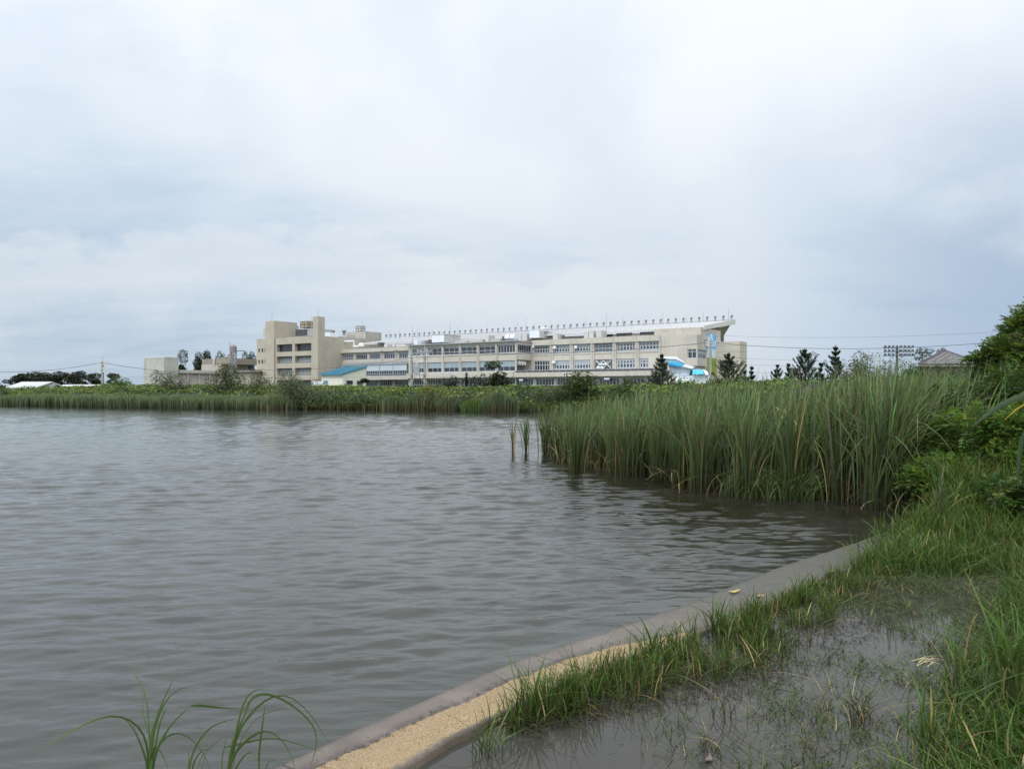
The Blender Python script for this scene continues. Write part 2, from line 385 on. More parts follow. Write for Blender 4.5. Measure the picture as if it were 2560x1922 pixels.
def conifer(label, px, pyt, wpx, Y, z0=.2, col=(.038, .064, .034), group=None, tiers=10, upcurve=.5, needle=.20, seed=1, name='pine_tree'):
    """young black pine: whorls of upswept limbs each carrying a brush of needles, a candle at the top"""
    rs = np.random.default_rng(seed)
    ztop = EYE-(pyt-HY)/F*Y; hw = wpx/F*Y/2; x = ray(px)*Y; H = ztop-z0
    t = thing(name, label, 'pine tree', (x, Y, z0), group)
    tb = MB(); tb.tube([(x, Y, z0), (x+.05, Y, z0+H*.5), (x, Y, ztop-.15)], [H*.022+.03, H*.014+.02, .02], 6)
    Ps, Ds = [], []
    def shoot(p0, p1, bow, n):
        k = np.linspace(0, 1, n)[:, None]; q = p0*(1-k)+p1*k+np.array([0, 0, 1.])*bow*(k**2-k)
        d = np.gradient(q, axis=0); d /= np.linalg.norm(d, axis=1, keepdims=True)+1e-9
        return q, d
    for i in range(tiers):
        f = i/(tiers-1); zz = z0+H*(.12+.80*f); L = hw*(1-f)**.75*1.05+.15
        m = int(9-3*f)
        for j in range(m):
            if rs.random() < .16: continue
            a = 2*math.pi*(j+rs.random()*.7)/m+i*.9; l = L*rs.uniform(.45, 1.2)
            p0 = np.array([x, Y, zz]); rise = l*upcurve*rs.uniform(.5, 1.6)+.12
            p1 = p0+np.array([math.cos(a)*l, math.sin(a)*l, rise])
            q, d = shoot(p0, p1, l*.55, max(5, int(l/.10))); tb.tube([q[0], q[len(q)//2], q[-1]], [.035, .022, .01], 4, cap=False)
            k0 = int(len(q)*.25); Ps.append(q[k0:]); Ds.append(d[k0:])
            for sgn in (-1, 1):
                for ff in (.45, .75):
                    s = q[int(len(q)*ff)]; aa = a+sgn*.8
                    e = s+np.array([math.cos(aa)*l*.30, math.sin(aa)*l*.30, l*.22+.12])
                    qq, dd = shoot(s, e, .05, max(4, int(l*.4/.10))); Ps.append(qq); Ds.append(dd)
    q, d = shoot(np.array([x, Y, z0+H*.8]), np.array([x, Y, ztop]), 0, 12); Ps.append(q); Ds.append(d)
    P = np.concatenate(Ps); D = np.concatenate(Ds); m = 16
    P = np.repeat(P, m, 0); D = np.repeat(D, m, 0); n = len(P)
    nd = rs.normal(0, 1, (n, 3)); nd = nd-D*(nd*D).sum(1, keepdims=True); nd /= np.linalg.norm(nd, axis=1, keepdims=True)
    dr = D*.85+nd*.6; s = needle*.72*rs.uniform(.7, 1.2, (n, 1)); wv = np.cross(dr, rs.normal(0, 1, (n, 3))); wv /= np.linalg.norm(wv, axis=1, keepdims=True)
    V = np.stack([P, P+dr*s*.6+wv*s*.11, P+dr*s, P+dr*s*.6-wv*s*.11], 1).reshape(-1, 3)
    mk('crown', V, np.arange(n*4).reshape(n, 4), M['needle'], t, col=np.repeat(jit(col, n, .25), 4, 0))
    tb.build('trunk', M['bark'], t)
    return t

# ---------------------------------------------------------------- the lake, kerb, ground
def soilmat():
    m, t, bs = pmat('damp_soil', None, .75)
    tc = t.n('ShaderNodeTexCoord'); a = t.noise((tc, 'Object'), 2.2, 8, .65); b = t.noise((tc, 'Object'), 30, 4, .6)
    c = t.mix(t.ramp(a, .35, .65), (.035, .032, .018), (.075, .062, .040)); c = t.mix(t.ramp(b, .4, .7), c, (.030, .045, .014))
    t.t.links.new(c.outputs[2], bs.inputs['Base Color'])
    bm = t.n('ShaderNodeBump', {'Height': b, 'Strength': .6, 'Distance': .03}); t.t.links.new(bm.outputs[0], bs.inputs['Normal'])
    return m
def farmat():
    m, t, bs = pmat('rough_grassland', None, .9)
    tc = t.n('ShaderNodeTexCoord'); a = t.noise((tc, 'Object'), .3, 8, .65)
    c = t.mix(t.ramp(a, .35, .65), (.030, .048, .014), (.07, .085, .03))
    t.t.links.new(c.outputs[2], bs.inputs['Base Color']); return m
M['soil'] = soilmat(); M['far'] = farmat()

farline = [gp(p, q) for p, q in ((-700, 1010), (-100, 1012), (0, 1013), (250, 1018), (470, 1021), (660, 1024), (1000, 1027), (1300, 1031), (1600, 1036))]
shore = [(-1500, 60, 0)]+[tuple(p) for p in farline]+[(17, 47, 0), (21, 39, 0), (17.5, 30, 0), (11.5, 22, 0), (7.6, 16, 0), (5.9, 12.5, 0), (5.1, 10.4, 0), (6.5, 8, 0), (9, 3, 0), (12, -20, 0), (-40, -60, 0), (-1500, -60, 0)]
ctr = np.array([-12, 18, 0.])
V = []; offs = [(-.6, -.5), (0, -.12), (.8, .12), (3, .22), (12, .3), (60, .4), (400, .6), (4500, 1.2)]
for off, z in offs:
    for p in shore:
        d = np.array(p)-ctr; L = np.linalg.norm(d); q = ctr+d*(1+off/L); V.append((q[0], q[1], z))
n = len(shore); Fc = [(k*n+i, k*n+i+1, (k+1)*n+i+1, (k+1)*n+i) for k in range(len(offs)-1) for i in range(n-1)]
mk('ground', V, [f[::-1] for f in Fc], M['far'], kind='structure', org=(0, 0, 0), label='flat grassy land around the lake', category='ground')

# kerb: outer edge traced along the concrete, half a metre wide
outer_px = [(330, 2130), (560, 1990), (683, 1922), (810, 1863), (960, 1795), (1100, 1736), (1273, 1660), (1505, 1585), (1736, 1504), (1967, 1412), (2140, 1358), (2215, 1330)]
ko = np.array([gp(*p)[:2] for p in outer_px])
def resample(P, step):
    d = np.r_[0, np.cumsum(np.linalg.norm(np.diff(P, axis=0), axis=1))]; s = np.arange(0, d[-1], step)
    return np.stack([np.interp(s, d, P[:, k]) for k in range(P.shape[1])], 1), s
ko, ks = resample(ko, .08)
for _ in range(12): ko[1:-1] = (ko[:-2]+ko[1:-1]*2+ko[2:])/4
kd = np.gradient(ko, axis=0); kd /= np.linalg.norm(kd, axis=1, keepdims=True); kn = np.stack([kd[:, 1], -kd[:, 0]], 1)
KW = .48
s0 = ks[np.argmin(np.linalg.norm(ko-gp(683, 1922)[:2], axis=1))]
vs = [(-.015, -.25), (0, .004), (.02, .010), (.12, None), (.3, None), (.5, None), (.7, None), (.88, None), (.97, None), (1.0, None), (1.02, -.12)]
V, uvw = [], []
for i in range(len(ko)):
    u = ks[i]-s0
    hi = .038-.024*min(1, max(0, (u-1.6)/2.2))
    for v, z in vs:
        zz = z if z is not None else .010+(hi-.010)*min(1, max(0, (v-.05)/.9))+mnoise.noise(Vector((u*2, v*4, 0)))*.002
        if v == 1.0: zz -= .012
        wob = (mnoise.noise(Vector((u*1.7, 5, 0)))*.035+mnoise.noise(Vector((u*7, 9, 0)))*.012) if v >= .97 else (mnoise.noise(Vector((u*3, 1, 0)))*.008)
        q = ko[i]+kn[i]*(v*KW+wob)
        V.append((q[0], q[1], zz)); uvw.append((u, v))
m_ = len(vs)
Fc = [(i*m_+k, (i+1)*m_+k, (i+1)*m_+k+1, i*m_+k+1) for i in range(len(ko)-1) for k in range(m_-1)]
def kerbmat():
    m, t, bs = pmat('wet_and_dry_kerb', None)
    at_ = t.n('ShaderNodeAttribute', attribute_name='uvw'); s = t.n('ShaderNodeSeparateXYZ', {0: (at_, 'Vector')})
    tc = t.n('ShaderNodeTexCoord')
    nb = t.noise((tc, 'Object'), 2.3, 5, .6); nf = t.noise((tc, 'Object'), 26, 3, .6); ng = t.n('ShaderNodeTexVoronoi', {'Vector': (tc, 'Object'), 'Scale': 230})
    edge = t.math('ADD', t.ramp((s, 'X'), -.4, 2.4, .30, .50, False), t.ramp((s, 'X'), 2.3, 3.3, 0, .62, False))
    edge = t.math('ADD', edge, t.math('MULTIPLY', t.math('SUBTRACT', nb, .5), .38))
    edge = t.math('ADD', edge, t.math('MULTIPLY', t.math('SUBTRACT', nf, .5), .06))
    d = t.math('SUBTRACT', (s, 'Y'), edge)
    dry = t.ramp(d, 0, .02)
    damp = t.ramp(t.math('ADD', (s, 'Y'), t.math('MULTIPLY', nf, .10)), .95, 1.03)       # soaked inner lip
    dry = t.math('MULTIPLY', dry, t.math('SUBTRACT', 1.0, damp))
    # dark plant litter lies along the waterline
    line = t.math('MULTIPLY', t.ramp(d, -.16, -.005), t.ramp(d, .0, .03, 1, 0)); line = t.math('MULTIPLY', line, t.ramp(nf, .34, .52))
    sand = t.mix(t.ramp((ng, 'Distance'), .30, .60), (.45, .325, .175), (.31, .215, .11))
    nn = t.noise((tc, 'Object'), 140, 2, .6)
    sand = t.mix(t.math('MULTIPLY', t.ramp(nn, .50, .60), .85), sand, (.09, .062, .035))
    sand = t.mix(t.math('MULTIPLY', t.ramp(nb, .35, .65), .55), sand, (.27, .19, .105))
    wet = t.mix(t.ramp(nb, .3, .7), (.080, .060, .044), (.155, .120, .090))
    wet = t.mix(t.math('MULTIPLY', t.ramp(nn, .56, .64), .7), wet, (.035, .026, .020))
    far = t.ramp((s, 'X'), 2.0, 4.5); wet = t.mix(far, wet, (.085, .078, .062))
    jn = t.math('LESS_THAN', t.math('FRACT', t.math('DIVIDE', t.math('ADD', (s, 'X'), t.math('MULTIPLY', nf, .02)), 1.83)), .007); wet = t.mix(jn, wet, (.02, .016, .012)); sand = t.mix(jn, sand, (.06, .045, .03))
    c = t.mix(dry, wet, sand); c = t.mix(t.math('MULTIPLY', line, .85), c, (.035, .022, .014))
    t.t.links.new(c.outputs[2], bs.inputs['Base Color'])
    t.t.links.new(t.ramp(dry, 0, 1, .30, .85).outputs[0], bs.inputs['Roughness'])
    rp = t.noise(t.n('ShaderNodeMapping', {'Vector': (tc, 'Object'), 'Rotation': (0, 0, R(-38)), 'Scale': (4, 9, 1)}), 2.6, 4, .55, Distortion=.8)
    hh = t.math('ADD', t.math('MULTIPLY', nn, t.math('ADD', .1, t.math('MULTIPLY', dry, .9))), t.math('MULTIPLY', rp, t.math('MULTIPLY', far, 2.4)))
    b = t.n('ShaderNodeBump', {'Height': hh, 'Strength': .8, 'Distance': .009}); t.t.links.new(b.outputs[0], bs.inputs['Normal'])
    return m
mk('kerb', V, Fc, kerbmat(), uv=uvw, smooth=True, kind='structure', label='low concrete kerb at the water line, sandy where dry', category='kerb', org=(0, 0, 0))
ki = ko+kn*KW                                          # inner edge

def near_h(x, y):
    """mud and bank level on the land side of the kerb"""
    ax, ay, bx, by = 1.75, 3.1, 4.5, 6.4; L = math.hypot(bx-ax, by-ay)
    dR = ((x-ax)*(by-ay)-(y-ay)*(bx-ax))/L; dT = (y-6.9)*.9
    s = max(dR, dT)+mnoise.noise(Vector((x*.8, y*.8, 3)))*.35
    k = min(1, max(0, s/2.2)); h = -.055+.36*k*k*(3-2*k)
    return h+mnoise.noise(Vector((x*1.9, y*1.9, 0)))*.035+mnoise.noise(Vector((x*6, y*6, 7)))*.012
def kerb_side(x, y):
    """positive on the land side of the kerb's inner edge"""
    i = np.argmin((ki[:, 0]-x)**2+(ki[:, 1]-y)**2); return (x-ki[i, 0])*kn[i, 0]+(y-ki[i, 1])*kn[i, 1]
xs = np.arange(-3, 13, .12); ys = np.arange(-3, 14.6, .12)
V = []; keep = {}
for j, y in enumerate(ys):
    for i, x in enumerate(xs):
        s = kerb_side(x, y); h = near_h(x, y)
        if y > 9.3: # follow the shore where it curls away behind the kerb's end
            xsr = np.interp(y, [9.3, 10.4, 12.5, 16], [4.75, 5.1, 5.9, 7.6]); s = min(s, x-xsr)
        V.append((x, y, h if s > 0 else max(-.45, h*max(0, 1+s*6)+s*1.5)))
        keep[(i, j)] = s > -.35
nx = len(xs)
Fc = [(j*nx+i, j*nx+i+1, (j+1)*nx+i+1, (j+1)*nx+i) for j in range(len(ys)-1) for i in range(nx-1) if keep[(i, j)]]
mk('ground_near_bank', V, Fc, M['soil'], smooth=True, kind='structure', label='muddy bank ground on the land side of the kerb', category='ground', org=(0, 0, 0))

def watermat(name, base, r, bumps, spec=.5, clear=None):
    m, t, bs = pmat(name, base, r, 0, spec); bs.inputs['IOR'].default_value = 1.333
    tc = t.n('ShaderNodeTexCoord'); last = None
    for (rot, sx, sy, sca, det, strn, dist) in bumps:
        mp = t.n('ShaderNodeMapping', {'Vector': (tc, 'Object'), 'Rotation': (0, 0, R(rot)), 'Scale': (sx, sy, 1)})
        nz = t.noise(mp, sca, det, .55)
        b = t.n('ShaderNodeBump', {'Height': nz, 'Strength': strn, 'Distance': dist})
        if last is not None: t.t.links.new(last.outputs[0], b.inputs['Normal'])
        last = b
    if last is not None: t.t.links.new(last.outputs[0], bs.inputs['Normal'])
    if clear is not None:  # clear is the dark tone painted in for shade beside the reeds
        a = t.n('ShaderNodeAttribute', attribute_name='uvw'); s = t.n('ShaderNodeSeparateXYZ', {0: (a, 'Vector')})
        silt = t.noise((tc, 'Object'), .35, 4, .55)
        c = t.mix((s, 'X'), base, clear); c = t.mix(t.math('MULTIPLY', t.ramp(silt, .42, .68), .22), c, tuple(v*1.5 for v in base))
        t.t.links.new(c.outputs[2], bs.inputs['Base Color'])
    return m
# wind-driven ripples: real displaced surface, finer towards the near shore
rows = [1.6]
while rows[-1] < 135: rows.append(rows[-1]+max(.010, .0036*rows[-1]))
rows = np.array(rows); cols = np.linspace(-1.0, 1.0, 460)
Yg, Tg = np.meshgrid(rows, cols, indexing='ij'); Xg = Tg*Yg*.95
Xg = Xg+Tg*2.0
nW = 110; lam = np.exp(rng.uniform(np.log(.10), np.log(.80), nW)); kk = 2*np.pi/lam
th = R(97)+rng.normal(0, R(20), nW); ph = rng.uniform(0, 6.28, nW)
slope = .135*np.sqrt(2/nW)*np.where(lam < .2, .8, 1.0)*np.where(lam > .5, .7, 1)*np.where(lam > 1.0, .7, 1)
Zg = np.zeros_like(Xg); dY = np.maximum(.010, .0036*Yg)
gust = np.array([[mnoise.noise(Vector((x*.16+3, y*.11, 1))) for x in np.linspace(-60, 60, 90)] for y in np.linspace(0, 140, 90)])
def bil(g, x, y):
    fx = ((x+60)/120*89).clip(0, 88.99); fy = (y/140*89).clip(0, 88.99); i = fx.astype(int); j = fy.astype(int); a = fx-i; b = fy-j
    return g[j, i]*(1-a)*(1-b)+g[j, i+1]*a*(1-b)+g[j+1, i]*(1-a)*b+g[j+1, i+1]*a*b
G = 1+.75*bil(gust, Xg, Yg)
warp = .18*np.sin(Xg*.9+Yg*.35)+.22*np.sin(Yg*.5-Xg*.3)
for i in range(nW):
    att = np.clip((lam[i]-2.6*dY)/(2.0*dY), 0, 1)
    p = kk[i]*(Xg*np.cos(th[i])+Yg*np.sin(th[i]))+ph[i]+warp*1.2
    Zg += att*(slope[i]/kk[i])*(np.sin(p)+.32*np.sin(2*p+1.3)+.10*np.sin(3*p+2.6))*G
Zg *= np.clip(1.0, 0, 1)
dk = np.full(Xg.shape, 9.)
sel = (Yg < 12) & (Xg < 8) & (Xg > -4)
pts = np.stack([Xg[sel], Yg[sel]], 1)
dmin = np.full(len(pts), 9.)
for q in ko[::3]: dmin = np.minimum(dmin, np.hypot(pts[:, 0]-q[0], pts[:, 1]-q[1]))
dk[sel] = dmin
Zg *= np.clip(.25+dk*1.1, 0, 1)                       # the kerb's shallow lip calms the waves
Zg -= .004
V = np.stack([Xg, Yg, Zg], -1).reshape(-1, 3); nr, nc = Xg.shape
ii = (np.arange(nr-1)[:, None]*nc+np.arange(nc-1)[None]).reshape(-1)
# leave the land side of the kerb to the puddle
sig = np.full(len(ii), -1.); nb_ = np.where((V[ii, 1] < 9.5) & (V[ii, 0] > -4))[0]
for c_ in np.array_split(nb_, 40):
    P_ = V[ii[c_], :2]; k_ = np.argmin(((P_[:, None]-ki[None])**2).sum(2), 1); sig[c_] = ((P_-ki[k_])*kn[k_]).sum(1)
ok = sig < -.10
Fc = np.stack([ii, ii+1, ii+nc+1, ii+nc], 1)[ok]
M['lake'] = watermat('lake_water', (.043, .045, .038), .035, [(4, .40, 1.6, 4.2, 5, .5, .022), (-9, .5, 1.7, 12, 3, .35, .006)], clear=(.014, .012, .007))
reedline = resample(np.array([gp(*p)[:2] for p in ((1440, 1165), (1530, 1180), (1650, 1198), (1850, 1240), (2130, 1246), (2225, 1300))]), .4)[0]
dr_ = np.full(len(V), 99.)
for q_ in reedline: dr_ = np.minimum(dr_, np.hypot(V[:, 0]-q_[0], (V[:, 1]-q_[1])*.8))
reed_shade = 1-np.clip((dr_-1.2)/4.6, 0, 1); reed_shade = reed_shade*reed_shade*(3-2*reed_shade)  # weight of the shade painted into the water colour, strongest at the reed bed
mk('water', V, Fc, M['lake'], uv=np.stack([reed_shade, reed_shade], 1), smooth=True, kind='structure', label='rippled grey-brown lake water', category='water', org=(0, 0, 0))
far_w = [(-1600, 134, -.02), (1600, 134, -.02), (1600, -3, -.02), (-1600, -3, -.02)]
V = [(-1600, -60, -.03), (-3.2, -60, -.03), (-3.2, 1.7, -.03), (-1600, 1.7, -.03)]
mkw = MB(); mkw.add([(-1600, -60, -.06), (-1.2, -60, -.06), (-3.6, 1.7, -.06), (-70, 60, -.06), (-128, 133, -.06), (-1600, 133, -.06)], [(0, 1, 2, 3, 4, 5)])
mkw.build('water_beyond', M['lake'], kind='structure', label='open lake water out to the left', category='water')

def puddle():
    P = [tuple(ki[i]-kn[i]*.02) for i in range(0, len(ki), 2) if ki[i][1] < 9.0 and ki[i][1] > 1.2]
    poly = P+[(9, 9.3), (9, 1.0)]
    V = [(p[0], p[1], -.004) for p in poly]
    mk('puddle_water', V, [tuple(range(len(V)))[::-1]], watermat('still_water', (.045, .042, .034), .03, [(10, 1, 1, 2.0, 2, .05, .02)], .5), kind='structure', label='shallow still puddle behind the kerb', category='water')
puddle()

# ---------------------------------------------------------------- buildings
def win(parent, pl, a0, a1, z0, z1, cols, bars, panes, frame='alu', depth=.3, bw=.09, name='window', mull=1.0):
    """aluminium window: border, cols-1 mullions, transoms at fractions, panes = [(f0,f1,material)] from the sill up"""
    b = BB(); o0, o1 = -depth+.02, -depth+.10; e = .004
    a0, a1, z0, z1 = a0+e, a1-e, z0+e, z1-e
    b.pb(pl, a0, a0+bw, z0, z1, o0, o1); b.pb(pl, a1-bw, a1, z0, z1, o0, o1)
    b.pb(pl, a0+bw, a1-bw, z0, z0+bw, o0, o1); b.pb(pl, a0+bw, a1-bw, z1-bw, z1, o0, o1)
    for i in range(1, cols):
        x = a0+(a1-a0)*i/cols; b.pb(pl, x-bw*mull/2, x+bw*mull/2, z0+bw, z1-bw, o0, o1-.01)
    for f in bars:
        f, h = f if isinstance(f, tuple) else (f, bw)
        z = z0+(z1-z0)*f; b.pb(pl, a0+bw, a1-bw, z-h/2, z+h/2, o0, o1-.004)
    wo = b.build(name, M[frame], parent)
    for f0, f1, mt in panes:
        q = BB(); q.pb(pl, a0+bw, a1-bw, z0+(z1-z0)*f0, z0+(z1-z0)*f1, -depth+.004, -depth+.045)
        q.build('pane', M[mt], wo)
    return wo

# ---- office block at the left end
cT = 0
PT = PL('F', 0)
def solveF(px, Y): return (ray(px)*WV[0]+WV[1])*Y
def solveE(px, Y): return (ray(px)*UV[0]+UV[1])*Y
FT = PL('F', solveF(688, 236.))
org = (*([FT.a(740)*UV[0]+FT.c*WV[0], FT.a(740)*UV[1]+FT.c*WV[1]]), .3)
T1 = thing('office_building', 'beige office block with dark recessed windows, rusty roof tank and tall slim pier', 'building', org)
fl = FT
# left stair block with slit windows
ops = []
zr = [(fl.z(880.6, 655), fl.z(871, 655)), (fl.z(909, 655), fl.z(899.5, 655)), (fl.z(938.5, 655), fl.z(928.6, 655)), (fl.z(966, 655), fl.z(957, 655))]
for z0, z1 in zr:
    for x0, x1 in ((646, 649.6), (653.6, 657.8), (661.6, 663.6)): ops.append((fl.a(x0), fl.a(x1), z0, z1, .3))
uL, uS, uM = fl.a(641.8), fl.a(664), fl.a(686.6)
volume(T1, uL, uS-.01, fl.c, fl.c+9, 0, fl.z(847.4, 652), ops, mat=M['beige'])
for o in ops: win(T1, fl, *o[:4], 1, [.5], [(0, 1, 'glass')], 'darkalu', .28, .08)
volume(T1, uS, uM, fl.c-.12, fl.c+9, 0, fl.z(802.6, 675), mat=M['beige'], name='stair_tower')
# main front
u0, u1 = fl.a(688.6), fl.a(790); ops = []; cT2 = fl
rows_ = [(878.6, 861.5, 'glass'), (907.4, 892, 'curtain'), (938, 922, 'curtain'), (968, 952, 'glass')]
for i, (yb, yt, mt) in enumerate(rows_):
    for j, (x0, x1) in enumerate(((691.6, 730.6), (736.8, 778.2))):
        ops.append((fl.a(x0), fl.a(x1), fl.z(yb, 735), fl.z(yt, 735)+.25, 1.3))
zt = fl.z(841.6, 740)
volume(T1, u0, u1, fl.c, fl.c+13, 0, zt, ops, mat=M['beige'])
for k, o in enumerate(ops):
    mt = rows_[k//2][2]; sp = (o[1]-o[0])
    win(T1, fl, o[0]+.06, o[1]-.06, o[2]+.05, o[3]-.06, 8, [.80], [(0, 1, 'glass' if (k in (0, 1, 6, 7)) else mt)], 'darkalu', 1.25, .14)
b = BB(); b.bb(uM+.05, u0-.05, fl.c-.06, fl.c+.5, .3, zt-1); b.build('drainpipe', M['darkmetal'], T1)
# roof edge cap
b = BB(); b.bb(u0-.05, u1+.05, fl.c-.05, fl.c+.4, zt+.003, zt+.10); b.build('roof_edge', M['greymetal'], T1)
# slim pier and end wall
volume(T1, fl.a(789.4)+.02, fl.a(802), fl.c-1.1, fl.c+1.6, 0, fl.z(792, 796), mat=M['beige'], name='pier')
uE = fl.a(802)
volume(T1, u1+.02, uE-.15, fl.c+1.61, fl.c+15, 0, fl.z(840.5, 802), mat=M['beige'])
# rooftop penthouse: its end wall recedes behind the stair tower
EP = PL('E', PL('F', fl.c+1.5).a(688.2)); wP0 = EP.a(689); wP1 = EP.a(742)
volume(T1, EP.c-6, EP.c, fl.c+1.5, wP1, zt-.3, EP.z(817.5, 690), mat=M['cream2'], name='penthouse')
b = BB(); b.pb(EP, EP.a(692.4), EP.a(694), zt, EP.z(822, 692), .01, .3); b.build('drainpipe', M['darkmetal'], T1)
FP = PL('F', fl.c+5.); 
b = BB(); b.bb(FP.a(738.5), FP.a(789), FP.c, FP.c+7, zt-.2, FP.z(822.5, 765)); lw = b.build('plant_room', M['greymetal'], T1)
for i in range(3):
    b = BB(); x0 = 739+i*10.1
    for k in range(12): 
        z = FP.z(840, 753)+k*.18
        b.pb(FP, FP.a(x0), FP.a(x0+9.3), z, z+.13, .02, .12)
    b.build('louver', M['darkmetal'], T1)
# rusty panel tank on legs
def rooftank(parent, pl, x0, x1, yt, yb, mat, legs=True, rib=True):
    a0, a1 = pl.a(x0), pl.a(x1); z0, z1 = pl.z(yb, (x0+x1)/2), pl.z(yt, (x0+x1)/2); d = (a1-a0)*.8; h = z1-z0
    b = BB(); zb = z0+h*.2; b.bb(a0, a1, pl.c, pl.c+d, zb, z1); t_ = b.build('water_tank', M[mat], parent)
    c = BB()
    for i in range(3):
        x = a0+(a1-a0)*(i/2)*.94; 
        for yy in (pl.c-.08, pl.c+d): c.bb(x, x+.14, yy, yy+.09, z0-.3, z1)
    for f in (.2, .6, .97): c.bb(a0-.1, a0-.01, pl.c-.10, pl.c+d+.09, z0+h*f-.06, z0+h*f+.06); c.bb(a0-.05, a1+.1, pl.c+d+.01, pl.c+d+.11, z0+h*f-.055, z0+h*f+.055); c.bb(a0-.05, a1+.05, pl.c-.10, pl.c-.01, z0+h*f-.06, z0+h*f+.06); c.bb(a1+.01, a1+.1, pl.c-.05, pl.c+d, z0+h*f-.06, z0+h*f+.06)
    c.build('frame', M['darkmetal'], t_)
FK = PL('F', fl.c+8)
rooftank(T1, FK, 751, 770.5, 803, 822.5, 'rust')
b = BB(); b.bb(FK.a(724.5), FK.a(735), FK.c, FK.c+2, zt, FK.z(814, 730)); b.build('air_unit', M['galv'], T1)
b = BB(); b.bb(FK.a(806), FK.a(825), FK.c, FK.c+3, zt-1, FK.z(831.5, 815)); b.build('air_unit', M['palepanel'], T1)
def rod(parent, pl, px, yt, yb, r=.07, name='lightning_rod'):
    a = pl.a(px); u, w_ = pl.uw(a); b = MB()
    z0, z1 = pl.z(yb, px), pl.z(yt, px)
    b.tube([X3(u, w_, z0), X3(u, w_, z0+(z1-z0)*.55), X3(u, w_, z1)], [r, r*.6, r*.28], 5); b.build(name, M['greymetal'], parent)
for x, yt, yb, p_ in ((680, 772, 803, fl), (778.5, 784, 822, FP), (795.5, 767, 792.5, fl)): rod(T1, PL('F', p_.c+.6), x, yt, yb, .085)

# ---- the long grandstand building
cA = 161.2
FA = PL('F', cA); EA = PL('E', FA.a(1290)); cB = EA.a(1331); FB = PL('F', cB)
FW = PL('F', cA+2.2)                                     # left wing, slightly set back
gorg = X3(FA.a(1180), cA, .3)
G1 = thing('grandstand_building', 'long cream grandstand building with rows of windows under a white slanting roof lined with lamps', 'building', gorg)
# left wing, third floor plus wall, px 814-1024
uw0, uw1 = FW.a(814), FW.a(1023.5)
z3b, z3t = FW.z(899.5, 900), FW.z(884, 900)
wins = [(856, 883.6), (889, 918), (924, 953.2), (960, 989.8), (996.6, 1022.4)]
z1b, z1t = .8, FW.z(949, 960)
ops = [(FW.a(a), FW.a(b_), z3b, z3t) for a, b_ in wins]
low = [(905, 944), (948.5, 981), (987, 1021.5)]
opl = [(FW.a(a), FW.a(b_), z1b, z1t) for a, b_ in low]
zwt = FW.z(870.5, 940)
volume(G1, uw0, uw1, FW.c, FW.c+12, 0, zwt, ops+opl, mat=M['cream'])
for k, o in enumerate(ops): win(G1, FW, *o[:4], 6, [(.80, .16)]+([.42] if k == 0 else []), [(0, 1, 'glass' if k else 'glass2')], 'alu', .32, .17)
for k, o in enumerate(opl): win(G1, FW, *o[:4], 7, [.55], [(0, 1, 'glass')], 'alu', .32, .14)
b = BB(); b.bb(uw0-.3, uw0+1.6, FW.c-.5, FW.c+2, 0, FW.z(851, 818)); b.build('wall', M['cream'], G1)
b = BB(); b.bb(FW.a(852), uw1, FW.c-.7, FW.c-.01, z3t+.35, zwt-.2); b.build('parapet', M['cream2'], G1)
b = BB(); b.bb(FW.a(804.5), uw0-.32, FW.c-2.5, FW.c+2, 0, FW.z(897, 809)); b.build('wall', M['cream'], G1)
win(G1, PL('F', FW.c-2.5), FW.a(805.3), FW.a(812.8), FW.z(920, 809), FW.z(904, 809), 2, [.5], [(0, 1, 'frost')], 'alu', -.12, .1)
# drainpipes with hoppers on the wing
for x in (957, 993):
    u = FW.a(x); b = MB(); b.tube([X3(u, FW.c-.8, zwt-.7), X3(u, FW.c-.8, z3b-.6), X3(u-.6, FW.c-2.6, z3b-1.7)], .1, 6)
    bb_ = BB(); bb_.v = b.v; bb_.f = b.f; bb_.m = b.m; bb_.bb(u-.3, u+.3, FW.c-1.1, FW.c-.71, zwt-1.0, zwt-.55); bb_.build('drainpipe', M['galv'], G1)
# glazed lean-to in front of the wing, second floor
FL = PL('F', FW.c-2.6)
zl0, zl1 = FL.z(939.5, 965), FL.z(911, 965); zlt = FW.z(905.5, 960)
ul0, ul1 = FL.a(852), FL.a(1017)
b = BB(); P = [X3(ul0, FL.c-.1, zl1), X3(ul1, FL.c-.1, zl1), X3(ul1, FW.c-.02, zlt), X3(ul0, FW.c-.02, zlt)]
b.add(P+[(p[0], p[1], p[2]-.12) for p in P], [(0, 1, 2, 3), (7, 6, 5, 4), (0, 4, 5, 1), (1, 5, 6, 2), (3, 7, 4, 0)]); b.build('lean_to_roof', M['lean'], G1)
b = BB()
for i in range(28):
    u = ul0+(ul1-ul0)*i/27; q = [X3(u-.05, FL.c-.14, zl1+.03), X3(u+.05, FL.c-.14, zl1+.03), X3(u+.05, FW.c-.03, zlt+.05), X3(u-.05, FW.c-.03, zlt+.05)]
    b.add(q+[(p[0], p[1], p[2]+.06) for p in q], [(4, 5, 6, 7), (0, 1, 5, 4), (1, 2, 6, 5), (3, 0, 4, 7)])
b.build('roof_bars', M['alu'], G1)
for i in range(5):
    a = ul0+(ul1-ul0)*i/5+.05; a2 = ul0+(ul1-ul0)*(i+1)/5-.05
    win(G1, FL, a, a2, zl0, zl1-.1, 6, [.18, (.48, .14)], [(0, .48, 'glass'), (.48, 1, 'paleblue')], 'alu', .12, .1)
b = BB(); b.bb(ul1-.08, ul1, FL.c, FW.c-.01, zl0, zl1-.12); b.build('lean_to_end', M['lean'], G1)
# first-floor ledge running the whole length
zb0, zb1 = FA.z(944, 1157), FA.z(934.5, 1157)
b = BB(); b.bb(FL.a(852), FA.a(1024)-.02, FL.c-.2, FW.c-.01, zb0-.35, zl0-.01); b.build('ledge', M['cream2'], G1)
